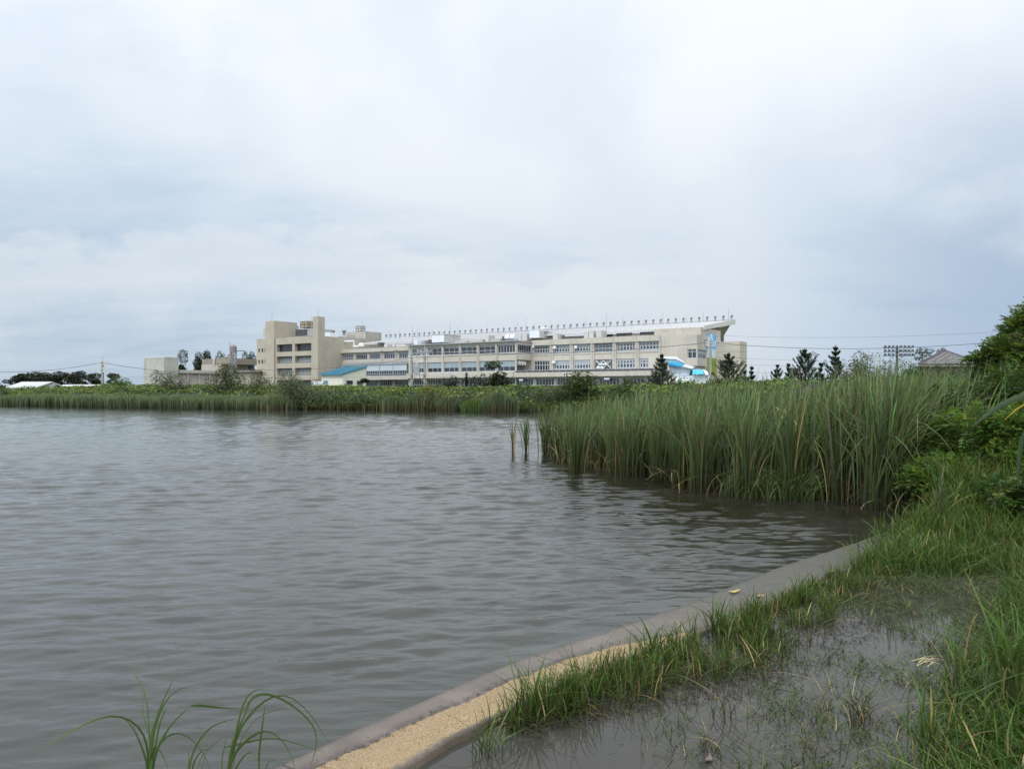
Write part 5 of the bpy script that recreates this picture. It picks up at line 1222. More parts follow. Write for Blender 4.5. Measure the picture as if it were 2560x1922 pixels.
# ---------------------------------------------------------------- near reed bed
front = np.array([gp(*p)[:2] for p in ((1284, 1134), (1316, 1128), (1365, 1138), (1440, 1165), (1530, 1180), (1575, 1188), (1650, 1198), (1740, 1228), (1850, 1240), (1960, 1243), (2130, 1246), (2205, 1266), (2225, 1288))])
cg = lambda y_, lo, hi: None
rb, rt = (.036, .038, .014), (.100, .145, .052)  # dead bases darkened for shade inside the bed, tips paled for sky sheen
singles = [('leftmost thin reed tuft standing alone in the open water', 1283, 1134, 22, 1012, 14), ('second narrow reed tuft from the left in the water', 1315, 1130, 20, 1003, 26), ('third reed tuft, wider, with open water either side', 1366, 1136, 50, 994, 80),
           ('fourth dense reed tuft beside the gap in the reeds', 1396, 1142, 38, 1001, 60), ('dark reed tuft rising before the fourth one', 1442, 1180, 52, 990, 95), ('low reed tuft behind the dark one', 1487, 1158, 42, 1005, 60), ('slim reed tuft at the front edge left of the wide clump', 1530, 1186, 40, 985, 70),
           ('wide front reed clump with brown stems at its foot', 1568, 1190, 56, 980, 110), ('tall reed clump at the corner of the dense bed', 1650, 1200, 64, 966, 130), ('front reed clump with a bent dry blade', 1700, 1214, 50, 962, 100), ('stout front reed clump before the bent dry stalks', 1752, 1232, 66, 955, 130),
           ('dense front reed clump leaning left near the bank', 1866, 1243, 80, 950, 150), ('straight front reed clump with pale lower stems', 1975, 1246, 70, 945, 140), ('last tall reed clump before the dark gap', 2090, 1248, 70, 940, 140), ('arching reed clump at the inner corner of the bank', 2190, 1268, 60, 960, 90)]
for lab, pc, pb_, wp, pt_, n in singles:
    n = int(n*.8)
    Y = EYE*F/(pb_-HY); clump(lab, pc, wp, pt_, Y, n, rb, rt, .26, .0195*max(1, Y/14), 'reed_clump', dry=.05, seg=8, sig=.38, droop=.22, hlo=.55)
# the dense bed behind the front clumps
fr_, frs = resample(np.vstack([front, [(5.6, 11.0)]]), .15); nB = 19000
s = .15+.85*rng.random(nB)**.85; i = (s*(len(fr_)-1)).astype(int)
dn_ = np.array([.32, .95]); back = np.interp(s, [0, .12, .28, .45, .7, 1], [1.2, 4, 9, 13, 9, 3])
dd = rng.random(nB)**1.35*back+.25
q = fr_[i]+dn_*dd[:, None]+rng.normal(0, .12, (nB, 2))
cl = np.array([mnoise.noise(Vector((a*1.9, b_*1.9, 0))) for a, b_ in q])
keep_ = (cl > -.20+.50*np.clip(1-s*2.4, 0, 1)) | (rng.random(nB) < .07); q = q[keep_]; s = s[keep_]; dd = dd[keep_]; nB = len(q)
ne = 5200; te = rng.random(ne); qe = np.c_[5.75+te*2.9, 11.0+te*2.7]+rng.normal(0, 1, (ne, 2))*[.45, .30]+np.array([-.2, .5])*rng.random((ne, 1))*2
q = np.vstack([q, qe]); s = np.r_[s, np.full(ne, .8)]; dd = np.r_[dd, np.full(ne, 2.)]; keep_ = np.r_[keep_, np.ones(ne, bool)]; cl = np.r_[cl, np.zeros(ne)]; nB = len(q)
tx = q[:, 0]/q[:, 1]
hmax = np.interp(tx, [.0, .08, .15, .22, .32, .45, .60, .70], [1.35, 1.55, 1.72, 1.95, 2.08, 2.15, 2.25, 2.3])
hh = hmax*rng.uniform(.56, 1.05, nB)*(1+.10*np.clip(cl[keep_]*2, -1, 1))*(1+.06*np.sin(q[:, 0]*1.7)*np.cos(q[:, 1]*1.3))
lean = rng.gamma(2., .085, nB).clip(.01, .6); dr = rng.uniform(0, .22, nB)
bent = rng.random(nB) < .24; lean[bent] += rng.uniform(.2, .45, int(bent.sum())); dr[bent] += rng.uniform(.15, .35, int(bent.sum()))
ang = rng.normal(R(20), 1.2, nB)+.9*np.array([mnoise.noise(Vector((a*.7, b_*.7, 6))) for a, b_ in q])
top_ = rng.random(nB) < .14      # leaves whose upper third has folded over
lean[top_] += .35; dr[top_] = rng.uniform(.45, .75, int(top_.sum())); hh[top_] *= 1.28
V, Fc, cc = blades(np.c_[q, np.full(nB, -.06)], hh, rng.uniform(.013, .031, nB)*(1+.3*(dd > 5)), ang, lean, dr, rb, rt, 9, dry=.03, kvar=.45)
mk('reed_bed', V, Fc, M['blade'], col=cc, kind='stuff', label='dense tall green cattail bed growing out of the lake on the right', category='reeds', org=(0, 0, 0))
# broken dry stalks and low arching leaves along the bed's foot
n = 260; s = rng.random(n); i = (s*(len(fr_)-1)).astype(int); q = fr_[i]+dn_*rng.uniform(-.1, .9, n)[:, None]+rng.normal(0, .15, (n, 2)); q = q[s > .18]; n = len(q)
V, Fc, cc = blades(np.c_[q, np.full(n, -.04)], rng.uniform(.35, .95, n), rng.uniform(.008, .016, n), rng.uniform(0, 6.28, n), rng.uniform(.4, 1.3, n), rng.uniform(.3, .95, n), (.26, .20, .10), (.33, .26, .13), 7, kvar=.3)
mk('dry_reed_litter', V, Fc, M['blade'], col=cc, kind='stuff', label='bent dry straw-coloured stalks at the foot of the reeds', category='dry reeds', org=(0, 0, 0))
n = 700; s = rng.random(n); cen = np.array([gp(1905, 1240)[:2], gp(1990, 1246)[:2]]); k = rng.integers(0, 2, n)
q = cen[k]+rng.normal(0, .22, (n, 2))*[1.2, .6]
V, Fc, cc = blades(np.c_[q, np.full(n, -.04)], rng.uniform(.35, .85, n), .014, rng.uniform(0, 6.28, n), rng.uniform(.3, .9, n), rng.uniform(.2, .6, n), (.07, .09, .03), (.10, .15, .05), 7)
sw = thing('sedge_plant', 'low arching light green sedge tussock at the foot of the reeds', 'plant', (*cen.mean(0), 0)); mk('blades', V[:(n*16)], Fc, M['blade'], sw, col=cc)

# ---------------------------------------------------------------- near vegetation on the bank
def fronds(O, D, L, npair, lw, col, colb=None, droop=.25):
    """compound leaves: a stalk with paired narrow leaflets"""
    n = len(O); t = np.linspace(.12, 1, npair)[None, :, None]; D = D/np.linalg.norm(D, axis=1, keepdims=True)
    L = np.broadcast_to(L, (n,)).reshape(n, 1, 1)
    P = O[:, None]+D[:, None]*L*t+np.array([0, 0, -1.])*droop*L*t**2
    sd_ = np.cross(D, np.array([0, 0, 1.])+rng.normal(0, .25, (n, 3))); sd_ /= np.linalg.norm(sd_, axis=1, keepdims=True)
    prof = np.sin(np.pi*(t*.8+.12))*.30
    out = []
    cl = jit(col, n, .25)
    if colb is not None: k = rng.random(n) < .3; cl[k] = jit(colb, int(k.sum()), .22)
    for sg in (-1, 1):
        dirn_ = sd_[:, None]*sg+D[:, None]*.45+rng.normal(0, .12, P.shape)
        ll = prof*L; wv = D[:, None]*lw*L*.5+rng.normal(0, .008, P.shape)
        V = np.stack([P, P+dirn_*ll*.5+wv, P+dirn_*ll+np.array([0, 0, -.15])*ll, P+dirn_*ll*.5-wv], 2).reshape(-1, 3)
        out.append((V, np.arange(len(V)).reshape(-1, 4), np.repeat(cl, npair*4, 0)))
    return cat(out)
def frond_bush(name, label, catg, blobs, n, L, col, colb, loc, trunk=None, npair=7, lw=.10):
    t = thing(name, label, catg, loc)
    tot = sum(b[2] for b in blobs); P, D = [], []
    for c, r, k in blobs:
        m = max(4, int(n*k/tot)); d = rng.normal(0, 1, (m, 3)); d /= np.linalg.norm(d, axis=1, keepdims=True)
        qn = .45+.55*rng.random((m, 1))**.7; P.append(np.array(c)+d*qn*np.array(r)); D.append(d*[1, 1, .6]+[0, 0, .35]+rng.normal(0, .35, (m, 3)))
    P = np.concatenate(P); D = np.concatenate(D); ok = P[:, 2] > .12; P, D = P[ok], D[ok]
    V, Fc, cc = fronds(P, D, L*rng.uniform(.6, 1.25, len(P)), npair, lw, col, colb)
    mk('crown' if trunk else 'foliage', V, Fc, M['leaf'], t, col=cc)
    if trunk: trunk_mesh(*trunk).build('trunk', M['bark'], t)
    else:
        b = MB()
        for c, r, k in blobs: b.tube([(c[0]*.9+loc[0]*.1, c[1], .05), (c[0], c[1], c[2])], [.02, .008], 5)
        b.build('stem', M['bark'], t)
    return t
def subblobs(c, r, n, s=(.3, .5)):
    return [(b[0], b[1], b[2]) for b in crown_blobs(c, r, n, .8)]
gr1, gr2, gr3 = (.075, .128, .020), (.120, .175, .026), (.048, .085, .018)
bl = []
for c, r, n in (((10.1, 15, 2.15), (.8, .8, .75), 9), ((10.9, 15.2, 2.85), (.85, .8, .7), 9), ((11.3, 15.2, 3.25), (.8, .8, .6), 8), ((12.1, 15.3, 3.3), (1.0, .9, .75), 10), ((10.4, 15.2, 1.5), (.9, .8, .7), 9), ((11.6, 15.2, 1.7), (1.1, .8, .9), 10), ((12.9, 15.5, 2.5), (.9, .9, 1.1), 8)): bl += subblobs(c, r, n)
frond_bush('locust_tree', 'large dark green tree with feathery compound leaves at the right edge', 'tree', bl, 8200, .30, (.060, .098, .020), (.100, .145, .028), (11.2, 15.2, .3), ((11.2, 15.2, .2), (11.3, 15.2, 2.6), .11, [b[0] for b in bl[::7]], 3), npair=7, lw=.12)
bl = []
for c, r, n in (((5.75, 9.8, .62), (.5, .5, .5), 6), ((6.3, 9.7, .95), (.6, .6, .55), 7), ((7.1, 9.5, 1.15), (.7, .6, .6), 7), ((6.0, 10.5, .95), (.5, .5, .5), 6), ((8.0, 10, 1.2), (.8, .7, .7), 7)): bl += subblobs(c, r, n)
frond_bush('fern_bush', 'bright green feathery bush beside the inner corner of the reeds', 'bush', bl, 4600, .24, gr1, gr2, (6.4, 9.8, .1))
bl = []
for c, r, n in (((7.3, 12.4, 1.15), (.8, .7, .65), 8), ((8.4, 12.6, 1.35), (.9, .8, .7), 8), ((9.4, 12.6, 1.4), (.9, .8, .8), 8), ((8.0, 13.6, 1.2), (1.3, .8, .7), 8)): bl += subblobs(c, r, n)
frond_bush('fern_bush', 'duller green feathery bush below the tree at the right edge', 'bush', bl, 4200, .26, (.045, .075, .018), gr1, (8.4, 12.8, .2))
bl = []
for c, r, n in (((5.9, 8.3, .45), (.6, .5, .4), 6), ((6.9, 8.0, .65), (.7, .6, .5), 7)): bl += subblobs(c, r, n)
frond_bush('fern_bush', 'low feathery plants under the bright bush at the right edge', 'bush', bl, 1300, .20, gr3, gr1, (6.4, 8.2, .1))
bush('bush', 'dark bush mass behind the feathery bushes and reeds', 'bush', 2440, 925, 300, 21., (.035, .055, .016), .10, 1.1, nb=34, colb=(.06, .085, .022), depth=2.2)
bush('bush', 'brush hiding the shore behind the reed bed', 'bush', 2330, 948, 240, 27., (.045, .065, .022), .11, 1.1, nb=26, colb=(.07, .09, .03), depth=2)
bush('bush', 'shaded green brush at the back right of the reeds', 'bush', 2420, 960, 180, 16., (.04, .06, .018), .09, 1.1, nb=20, colb=(.06, .085, .022), depth=1.4)

def scat(n, fx):
    """rejection-sample bank positions by density fx(x, y) in 0..1"""
    out = []
    while len(out) < n:
        x, y = rng.uniform(-1, 11), rng.uniform(1.6, 13.5)
        if abs(x/y) < 1.25 and rng.random() < fx(x, y): out.append((x, y))
    return np.array(out)
def landk(x, y):
    ax, ay, bx, by = 1.75, 3.1, 4.5, 6.4; L = math.hypot(bx-ax, by-ay)
    return max(((x-ax)*(by-ay)-(y-ay)*(bx-ax))/L, (y-6.9)*.9)
def shoreside(x, y):
    s = kerb_side(x, y)
    if y > 9.3: s = min(s, x-np.interp(y, [9.3, 10.4, 12.5, 16], [4.75, 5.1, 5.9, 7.6]))
    return s
def base_z(q): return np.array([near_h(a, b) for a, b in q])-.01
def grass(q, h, w, lean, droop, base, tip, name, label, seg=6, dry=.06, kv=.25, **kw):
    n = len(q); V, Fc, cc = blades(np.c_[q, base_z(q)], h, w, rng.uniform(0, 6.28, n), lean, droop, base, tip, seg, dry=dry, kvar=kv)
    return mk(name, V, Fc, M['blade'], col=cc, kind='stuff', label=label, category='grass', org=(0, 0, 0), **kw)
def cl_noise(x, y, s, o=0): return mnoise.noise(Vector((x*s, y*s, o)))
# tall grass on the bank beyond the puddle
def f_back(x, y):
    if shoreside(x, y) < .02 or y < 6.3 or x > 8.5: return 0
    k = (y-6.5)/1.2 if landk(x, y) > -.3 else 0; return max(0, min(1, k))*(.45+.55*(cl_noise(x, y, 2.1) > -.1))
q = scat(17000, f_back); n = len(q); hh = (.16+.50*np.clip((q[:, 1]-6.6)/3, 0, 1))*rng.uniform(.5, 1.25, n)
ln = rng.gamma(2.2, .16, n).clip(0, 1.1)
grass(q, hh, rng.uniform(.005, .011, n), ln, rng.uniform(.05, .45, n), (.034, .050, .012), (.074, .130, .018), 'tall_grass', 'tall bright green grass on the bank under the bushes', dry=.03)
n = 2600; q = np.c_[rng.uniform(5.15, 7.6, n), rng.uniform(8.9, 11.2, n)]; q = q[[shoreside(a, b_) > -.25 for a, b_ in q]]; n = len(q)
grass(q, rng.uniform(.35, .85, n), rng.uniform(.007, .014, n), rng.gamma(2.2, .13, n).clip(0, 1), rng.uniform(.05, .35, n), (.035, .045, .012), (.085, .130, .020), 'bank_sedge', 'taller sedge under the feathery bush at the shore corner', dry=.08)
n = 3600; q = np.c_[rng.uniform(3.3, 5.6, n), rng.uniform(6.9, 10.2, n)]; ks_ = np.array([shoreside(a, b_) for a, b_ in q]); q = q[(ks_ > -.42)&(ks_ < .5)&(q[:, 0]/q[:, 1] > .475+.02*np.sin(q[:, 1]*5))]; n = len(q)
V, Fc, cc = blades(np.c_[q, np.full(n, -.02)], rng.uniform(.12, .42, n), rng.uniform(.005, .010, n), rng.uniform(0, 6.28, n), rng.gamma(2.2, .17, n).clip(0, 1.2), rng.uniform(.05, .5, n), (.034, .050, .012), (.078, .135, .018), 6, dry=.06, kvar=.3)
mk('shore_grass', V, Fc, M['blade'], col=cc, kind='stuff', label='bright grass hanging over the far end of the kerb', category='grass', org=(0, 0, 0))
n = 900; u = rng.random(n)*3.3; v = rng.normal(.35+.055*u+.05*np.sin(u*5)+.03*np.sin(u*13), .035, n)+(rng.random(n) < .3)*rng.uniform(-.2, .45, n); i = np.searchsorted(ks-s0, u).clip(0, len(ko)-2)
q = ko[i]+kn[i]*(v*KW)[:, None]+rng.normal(0, .01, (n, 2)); ok = (v > .05)&(v < .95); q, v = q[ok], v[ok]; n = len(q)
V, Fc, cc = leaves(np.c_[q, .014+.030*v], .011, (.050, .036, .024), up=2.5, asp=.25, kvar=.5)
mk('plant_litter', V, Fc, M['needle'], col=cc, kind='stuff', label='dark crumbs of rotting plant litter washed along the kerb', category='litter', org=(0, 0, 0))
# lush blades at the right edge of the foreground
def f_right(x, y):
    s = landk(x, y)
    if shoreside(x, y) < .1 or y > 7.4 or y < 1.7: return 0
    return max(0, min(1, (s+.22)/.45))*(.55+.45*(cl_noise(x, y, 3.1) > -.2))*(1 if x < .8*y+.2 else .35)
q = scat(34000, f_right); n = len(q); hh = rng.uniform(.12, .40, n)*(1+.25*(rng.random(n) < .1))
grass(q, hh, rng.uniform(.004, .0095, n), rng.gamma(2.2, .22, n).clip(0, 1.5), rng.uniform(.1, .6, n), (.026, .040, .010), (.066, .120, .016), 'lush_grass', 'lush long-bladed grass filling the lower right corner', seg=7, dry=.03)
# trampled wet weeds scattered in the puddle
def f_pud(x, y):
    s = landk(x, y)
    if shoreside(x, y) < .06 or s > .5: return 0
    c = cl_noise(x, y, 1.7, 4)+.5*cl_noise(x, y, 4.3, 1)
    g = np.interp(s, [-2.2, -1.1, -.4, .4], [-.05, .25, .75, 1.0])
    g = max(g, np.interp(y, [4.6, 5.6, 6.6], [0, .55, .95]))
    return (1 if c > .29-.85*g else .02)*min(1, g+.1)
q = scat(38000, f_pud); n = len(q)
grass(q, rng.uniform(.05, .19, n), rng.uniform(.003, .007, n), rng.gamma(2.0, .38, n).clip(0, 2.2), rng.uniform(.2, .9, n), (.034, .036, .014), (.070, .112, .024), 'puddle_weeds', 'matted wet weeds growing through the shallow puddle', seg=6, dry=.05, kv=.35)
# grass growing along the inner edge of the kerb
u_k = np.r_[0, np.cumsum(np.linalg.norm(np.diff(ki, axis=0), axis=1))]; uu0 = u_k[np.argmin(np.linalg.norm(ki-gp(1088, 1922)[:2], axis=1))]
n = 13000; u = uu0+.35+rng.random(n)**.95*5.6; i = np.searchsorted(u_k, u).clip(0, len(ki)-2)
wd = np.interp(u-uu0, [.3, .8, 1.5, 2.2, 3, 4.5, 6], [.12, .32, .62, .80, .66, .52, .45]); off = rng.beta(1.6, 2.2, n)*wd-.05*np.clip((u-uu0-.5), 0, 1)
cn = np.sin(u*7)*.5+np.sin(u*17+1)*.5; cn2 = np.array([cl_noise(a, b, 3.2, 9) for a, b in zip(u, off*1.6)])
ok = (cn*.3+cn2*1.2 > np.interp(u-uu0, [0, 2, 3, 5], [-.42, -.35, -.02, .0]))&((u-uu0 > .75)|(rng.random(n) < .5)); u, i, off = u[ok], i[ok], off[ok]; n = len(u)
q = ki[i]+kn[i]*off[:, None]
up = rng.random(n) < .35
hh = np.where(up, rng.uniform(.11, .24, n), rng.uniform(.06, .15, n))*np.interp(u-uu0, [0, 2.2, 4, 6], [1.05, 1, .75, .8]); ln = np.where(up, rng.gamma(2, .16, n), rng.gamma(2.5, .42, n)).clip(0, 2.3); dr = np.where(up, rng.uniform(0, .2, n), rng.uniform(.3, .95, n))
wdt = np.where(up, rng.uniform(.004, .009, n), rng.uniform(.003, .007, n))
V, Fc, cc = blades(np.c_[q, np.full(n, -.02)], hh, wdt, rng.uniform(0, 6.28, n), ln, dr, (.030, .034, .011), (.068, .118, .018), 7, dry=.07, kvar=.32)
kk_ = np.repeat(up, 16)
cc[~kk_] *= np.array([.85, .72, .80])
mk('kerb_grass', V, Fc, M['blade'], col=cc, kind='stuff', label='matted green and brown grass along the inner edge of the kerb', category='grass', org=(0, 0, 0))
# dark drowned stems under the mat
n = 6000; u = uu0+.55+rng.random(n)*4.4; i = np.searchsorted(u_k, u).clip(0, len(ki)-2); q = ki[i]+kn[i]*(rng.random(n)*.85*np.clip((u-uu0)/2, .3, 1))[:, None]
V, Fc, cc = blades(np.c_[q, np.full(n, -.03)], rng.uniform(.03, .10, n), .005, rng.uniform(0, 6.28, n), rng.uniform(.5, 2, n), rng.uniform(.3, 1, n), (.022, .016, .010), (.05, .036, .02), 5, kvar=.4)
mk('drowned_stems', V, Fc, M['blade'], col=cc, kind='stuff', label='dark rotting stems standing in the puddle under the grass', category='dead grass', org=(0, 0, 0))
# tufts one can point at
def tuft(label, px, py, hpx, n, name='grass_tuft', catg='grass tuft', lean=.5, w=.006, base=(.045, .055, .018), tip=(.080, .14, .022), spread=.03, dry=.06, z=0., group=None, droop=.5):
    p = gp(px, py, z); h = hpx/F*p[1]; t = thing(name, label, catg, p, group); a = rng.uniform(0, 6.28, n)
    B = np.c_[p[0]+rng.normal(0, spread, n), p[1]+rng.normal(0, spread, n), np.full(n, z-.015)]
    V, Fc, cc = blades(B, h*rng.uniform(.45, 1.05, n), w*rng.uniform(.6, 1.3, n), a, rng.gamma(2, lean/2, n).clip(0, 1.8), rng.uniform(0, droop, n), base, tip, 8, dry=dry)
    mk('blades', V, Fc, M['blade'], t, col=cc); return t
for a in (('first grass tuft with arching leaves on the dry end of the kerb', 1215, 1880, 120, 34, .8), ('tall upright grass tuft leaning over the sandy kerb', 1335, 1790, 210, 46, .55), ('bushy tuft right of the tall upright tuft', 1440, 1762, 180, 50, .6), ('bright tuft with one long leaf where the sandy patch ends', 1625, 1650, 150, 44, .55),
          ('dense green tuft in the middle of the kerb grass', 1790, 1590, 140, 60, .4), ('tallest thin tuft standing above the kerb grass', 1885, 1560, 150, 26, .25), ('upright tuft at the far end of the kerb grass', 2000, 1510, 110, 50, .35)):
    tuft(*a[:5], lean=a[5], w=.0075, dry=0)
for a in (('small weed sprig standing alone in the open puddle', 1700, 1878, 60, 9), ('low tangled weed with a dead leaf in the open puddle', 1775, 1880, 110, 26), ('tiny twisted weed right of the tangled one', 1938, 1790, 45, 7), ('thin forked weed at the bottom of the puddle', 2030, 1880, 130, 12), ('short weed stalks in the middle of the puddle', 1812, 1790, 120, 18),
          ('weed clump with dark roots left of the lush corner grass', 2160, 1810, 190, 46), ('slender weed pair in the calm part of the puddle', 2062, 1790, 150, 10)):
    tuft(*a, name='puddle_weed', catg='weed', lean=1.0, w=.006, base=(.035, .03, .015), tip=(.075, .105, .028), spread=.035, dry=.15, droop=.9)
tuft('single very tall grass plant rising at the right side of the puddle', 2405, 1735, 330, 14, lean=.25, w=.009, z=.02)
tuft('broad-leaved grass plant in the lower right corner', 2325, 1900, 270, 26, lean=.4, w=.013, z=.03)
tuft('tall broad grass plant by the right edge of the picture', 2530, 1740, 330, 40, lean=.4, w=.012, z=.15)
tuft('pale curved grass plant at the back edge of the puddle', 2075, 1545, 110, 22, lean=.35, w=.009)
tuft('grey-green upright grass stems before the fern bush', 2350, 1310, 190, 30, lean=.2, w=.012, z=.2, tip=(.09, .14, .06))
# floating scraps
def scrap(name, label, catg, px, py, l, w_, col, ang, z=.012):
    p = gp(px, py, z); n = 11; V = []
    for i in range(n):
        a = 2*math.pi*i/n; r = 1+.28*math.sin(a*3+px); x, y = l*math.cos(a)*r, w_*math.sin(a)*r
        V.append((p[0]+x*math.cos(ang)-y*math.sin(ang), p[1]+x*math.sin(ang)+y*math.cos(ang), z+.004*math.cos(a*2)))
    V += [(v[0], v[1], v[2]-.006) for v in V]
    mk(name, V, [tuple(range(n)), tuple(range(n, 2*n))[::-1]]+[(i, n+i, n+(i+1) % n, (i+1) % n) for i in range(n)], weathered('scrap_'+name, col, tuple(c*.5 for c in col), scale=30, amt=.9), label=label, category=catg)
scrap('floating_leaf', 'large yellow dead leaf lying on the wet far part of the kerb', 'leaf', 1836, 1476, .055, .022, (.50, .36, .13), .5, .03)
scrap('floating_leaf', 'smaller pale brown dead leaf right of the large yellow one', 'leaf', 1900, 1487, .032, .016, (.42, .28, .14), .2, .03)
scrap('dead_leaf', 'grey-brown dead leaf among the weeds of the puddle', 'leaf', 1772, 1893, .035, .014, (.16, .13, .10), 1.1, .008)
scrap('straw_scrap', 'yellow straw scrap where the kerb meets the bank grass', 'straw', 2078, 1427, .06, .02, (.38, .29, .15), .9, .03)
b = MB(); rs_ = random.Random(4)
for k in range(9):
    p = gp(2320+rs_.uniform(-16, 16), 1668+rs_.uniform(-7, 7), .03); a = rs_.uniform(-.5, .6); L = rs_.uniform(.03, .07)
    b.tube([p+[-math.cos(a)*L, -math.sin(a)*L, .02], p+[0, 0, .045], p+[math.cos(a)*L, math.sin(a)*L, .03]], [.002, .003, .001], 4)
b.build('straw_bundle', pmat('straw', (.40, .33, .19), .7)[0], label='small heap of pale dry straw in the puddle weeds', category='straw')

# the two reed plants at the bottom left, leaf by leaf
def ribbon(mb_pts, wmax, Y0, dy, face=.5, n=18, wpow=.6, z_off=0):
    P = np.array(mb_pts, float); d = np.r_[0, np.cumsum(np.hypot(*np.diff(P, axis=0).T))]; s = np.linspace(0, d[-1], n)
    X = np.interp(s, d, P[:, 0]); Yp_ = np.interp(s, d, P[:, 1])
    for _ in range(3): X[1:-1] = (X[:-2]+2*X[1:-1]+X[2:])/4; Yp_[1:-1] = (Yp_[:-2]+2*Yp_[1:-1]+Yp_[2:])/4
    t = s/d[-1]; W = np.array([at(a, b_, Y0+dy*k) for a, b_, k in zip(X, Yp_, t)])
    T_ = np.gradient(W, axis=0); T_ /= np.linalg.norm(T_, axis=1, keepdims=True)
    sd_ = np.cross(T_, np.array([0, 1., 0])); sd_ /= np.linalg.norm(sd_, axis=1, keepdims=True)+1e-9
    w_ = wmax*np.minimum(1, (t*4+.45))*(1-t**2.2)**wpow+.0006
    tw = face*np.sin(t*2.6+Y0*9); side = sd_*np.cos(tw)[:, None]+np.array([0, 1., 0])*np.sin(tw)[:, None]
    nv = np.cross(T_, side)
    V = np.stack([W-side*w_[:, None]/2, W+nv*w_[:, None]*.16, W+side*w_[:, None]/2], 1).reshape(-1, 3)
    f = []
    for i in range(n-1):
        for k in (0, 1): f.append((i*3+k, i*3+k+1, i*3+k+4, i*3+k+3))
    return V, np.array(f), t
zx = lambda L: [(x*.4069, 1640+y*.4069) for x, y in L]
def reedplant(name, label, leaves_, Y0, loc, catg='reeds', cols=((.045, .075, .022), (.085, .135, .040))):
    t = thing(name, label, catg, loc)
    for pts, w_, dy, cb in leaves_:
        V, f, tt = ribbon(pts, w_, Y0, dy); c = np.array(cols[0])*(1-tt[:, None])+np.array(cols[1])*tt[:, None]
        if cb is not None: c = np.tile(np.array(cb), (len(tt), 1))*(1+.1*rng.normal(0, 1, (len(tt), 1)))
        mk('leaf', V, f, M['blade'], t, col=np.repeat(c, 3, 0), smooth=True)
    return t
b1 = (900, 870)
reedplant('reed_plant', 'left reed plant with a broad upright leaf at the bottom left', [
    (zx([(905, 880), (920, 600), (935, 470), (975, 350), (1040, 240)]), .019, .05, None), (zx([(900, 880), (915, 640), (925, 520), (950, 400), (1010, 250), (1070, 130)]), .009, .08, None),
    (zx([(900, 870), (905, 650), (850, 500), (810, 420), (755, 372)]), .009, -.1, None), (zx([(905, 870), (925, 560), (912, 400), (905, 260), (870, 160), (780, 48)]), .007, .12, None),
    (zx([(905, 870), (925, 500), (880, 380), (872, 205)]), .005, .1, None), (zx([(915, 880), (950, 600), (1010, 480), (1060, 405), (1170, 305)]), .011, .08, None), (zx([(1170, 304), (1230, 300), (1330, 314), (1470, 321)]), .010, .1, None),
    (zx([(910, 880), (935, 620), (990, 500), (1080, 448), (1160, 480), (1230, 560), (1290, 660), (1300, 740)]), .010, .05, None), (zx([(920, 640), (955, 540), (1000, 600), (1045, 720)]), .011, -.1, None),
    (zx([(910, 860), (940, 500), (980, 320), (1060, 215), (1140, 175), (1250, 170)]), .006, .15, None), (zx([(915, 800), (905, 480), (800, 370), (700, 350), (640, 362), (480, 432), (330, 522), (220, 582)]), .0085, -.35, None),
    (zx([(912, 880), (928, 640), (960, 540), (975, 420), (1030, 300)]), .010, .03, (.07, .12, .03))], 3.05, (*at(370, 1990, 3.07)[:2], 0))
reedplant('reed_plant', 'middle short reed plant between the two taller ones', [
    (zx([(1140, 880), (1165, 640), (1215, 520), (1300, 420), (1460, 378)]), .010, .1, None), (zx([(1150, 880), (1190, 640), (1250, 560), (1330, 590)]), .007, -.1, None), (zx([(1145, 880), (1160, 640), (1155, 540)]), .005, .05, None),
    (zx([(1150, 880), (1280, 580), (1250, 480), (1185, 345)]), .006, .1, (.10, .13, .07)), (zx([(1160, 880), (1230, 620), (1330, 520), (1400, 480)]), .005, .1, (.09, .12, .06))], 3.1, (*at(466, 1990, 3.1)[:2], 0))
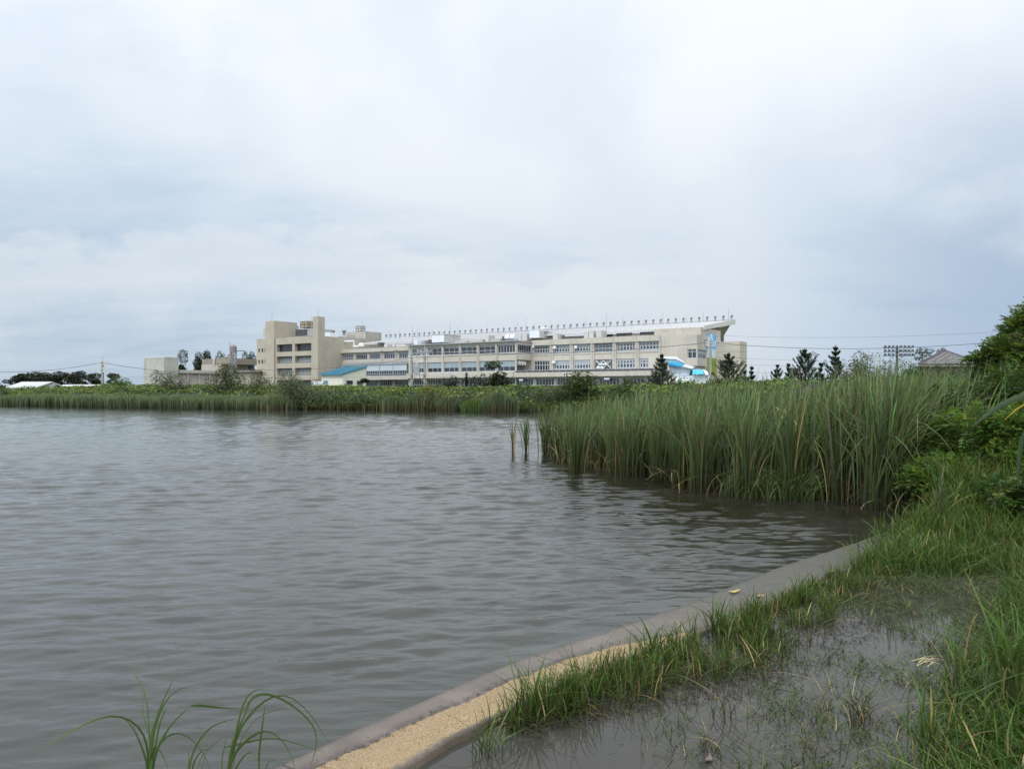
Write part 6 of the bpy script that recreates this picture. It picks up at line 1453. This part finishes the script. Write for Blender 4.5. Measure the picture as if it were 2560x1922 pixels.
reedplant('reed_plant', 'right reed plant with long leaves arching over towards the kerb', [
    (zx([(1360, 880), (1440, 520), (1475, 350), (1520, 210), (1590, 185), (1680, 215)]), .010, .05, None), (zx([(1380, 880), (1450, 480), (1560, 230)]), .010, .08, None),
    (zx([(1370, 880), (1430, 560), (1480, 400), (1600, 285), (1690, 215), (1760, 205), (1830, 270), (1910, 350), (1980, 450), (2030, 560)]), .010, .10, None),
    (zx([(1380, 880), (1420, 600), (1530, 500), (1600, 445), (1650, 432), (1740, 512), (1800, 610), (1817, 720)]), .013, -.1, None), (zx([(1380, 560), (1480, 535), (1640, 500), (1740, 508), (1850, 545), (1990, 585)]), .008, -.12, None),
    (zx([(1590, 720), (1592, 580), (1608, 460), (1628, 298)]), .008, -.05, None), (zx([(1500, 330), (1560, 215), (1690, 235), (1800, 300), (1900, 385), (1950, 450), (1955, 520), (1930, 610), (1900, 700)]), .011, .1, None),
    (zx([(1400, 880), (1420, 560), (1500, 400), (1610, 310)]), .006, .1, (.11, .14, .08)), (zx([(1400, 880), (1450, 560), (1560, 380), (1700, 315), (1860, 330)]), .005, .1, (.11, .14, .08)),
    (zx([(1380, 880), (1360, 640), (1395, 480)]), .005, 0, None), (zx([(1390, 880), (1440, 700), (1500, 600), (1560, 570), (1600, 690)]), .007, -.2, None), (zx([(1390, 880), (1410, 640), (1425, 540), (1475, 400)]), .012, -.03, None),
    (zx([(1640, 760), (1635, 660), (1680, 630), (1760, 680)]), .004, -.2, (.10, .13, .07))], 3.08, (*at(560, 1990, 3.1)[:2], 0))
reedplant('reed_plant', 'blurred near reed plant reaching in from the right edge with a yellowing leaf', [
    ([(2690, 1500), (2685, 1150), (2650, 980), (2560, 975), (2493, 1013), (2455, 1040), (2428, 1068)], .022, -.05, (.050, .075, .038)), ([(2690, 1500), (2680, 1180), (2620, 985), (2560, 995), (2527, 1030), (2511, 1050)], .010, 0, (.30, .24, .03)),
    ([(2690, 1500), (2670, 1150), (2610, 1020), (2562, 1050), (2547, 1105), (2542, 1160), (2546, 1224)], .020, .05, (.045, .072, .034)), ([(2700, 1900), (2695, 1500), (2690, 1200), (2680, 950)], .014, 0, (.06, .09, .03))], 1.5, (*at(2695, 1900, 1.5)[:2], .1), )
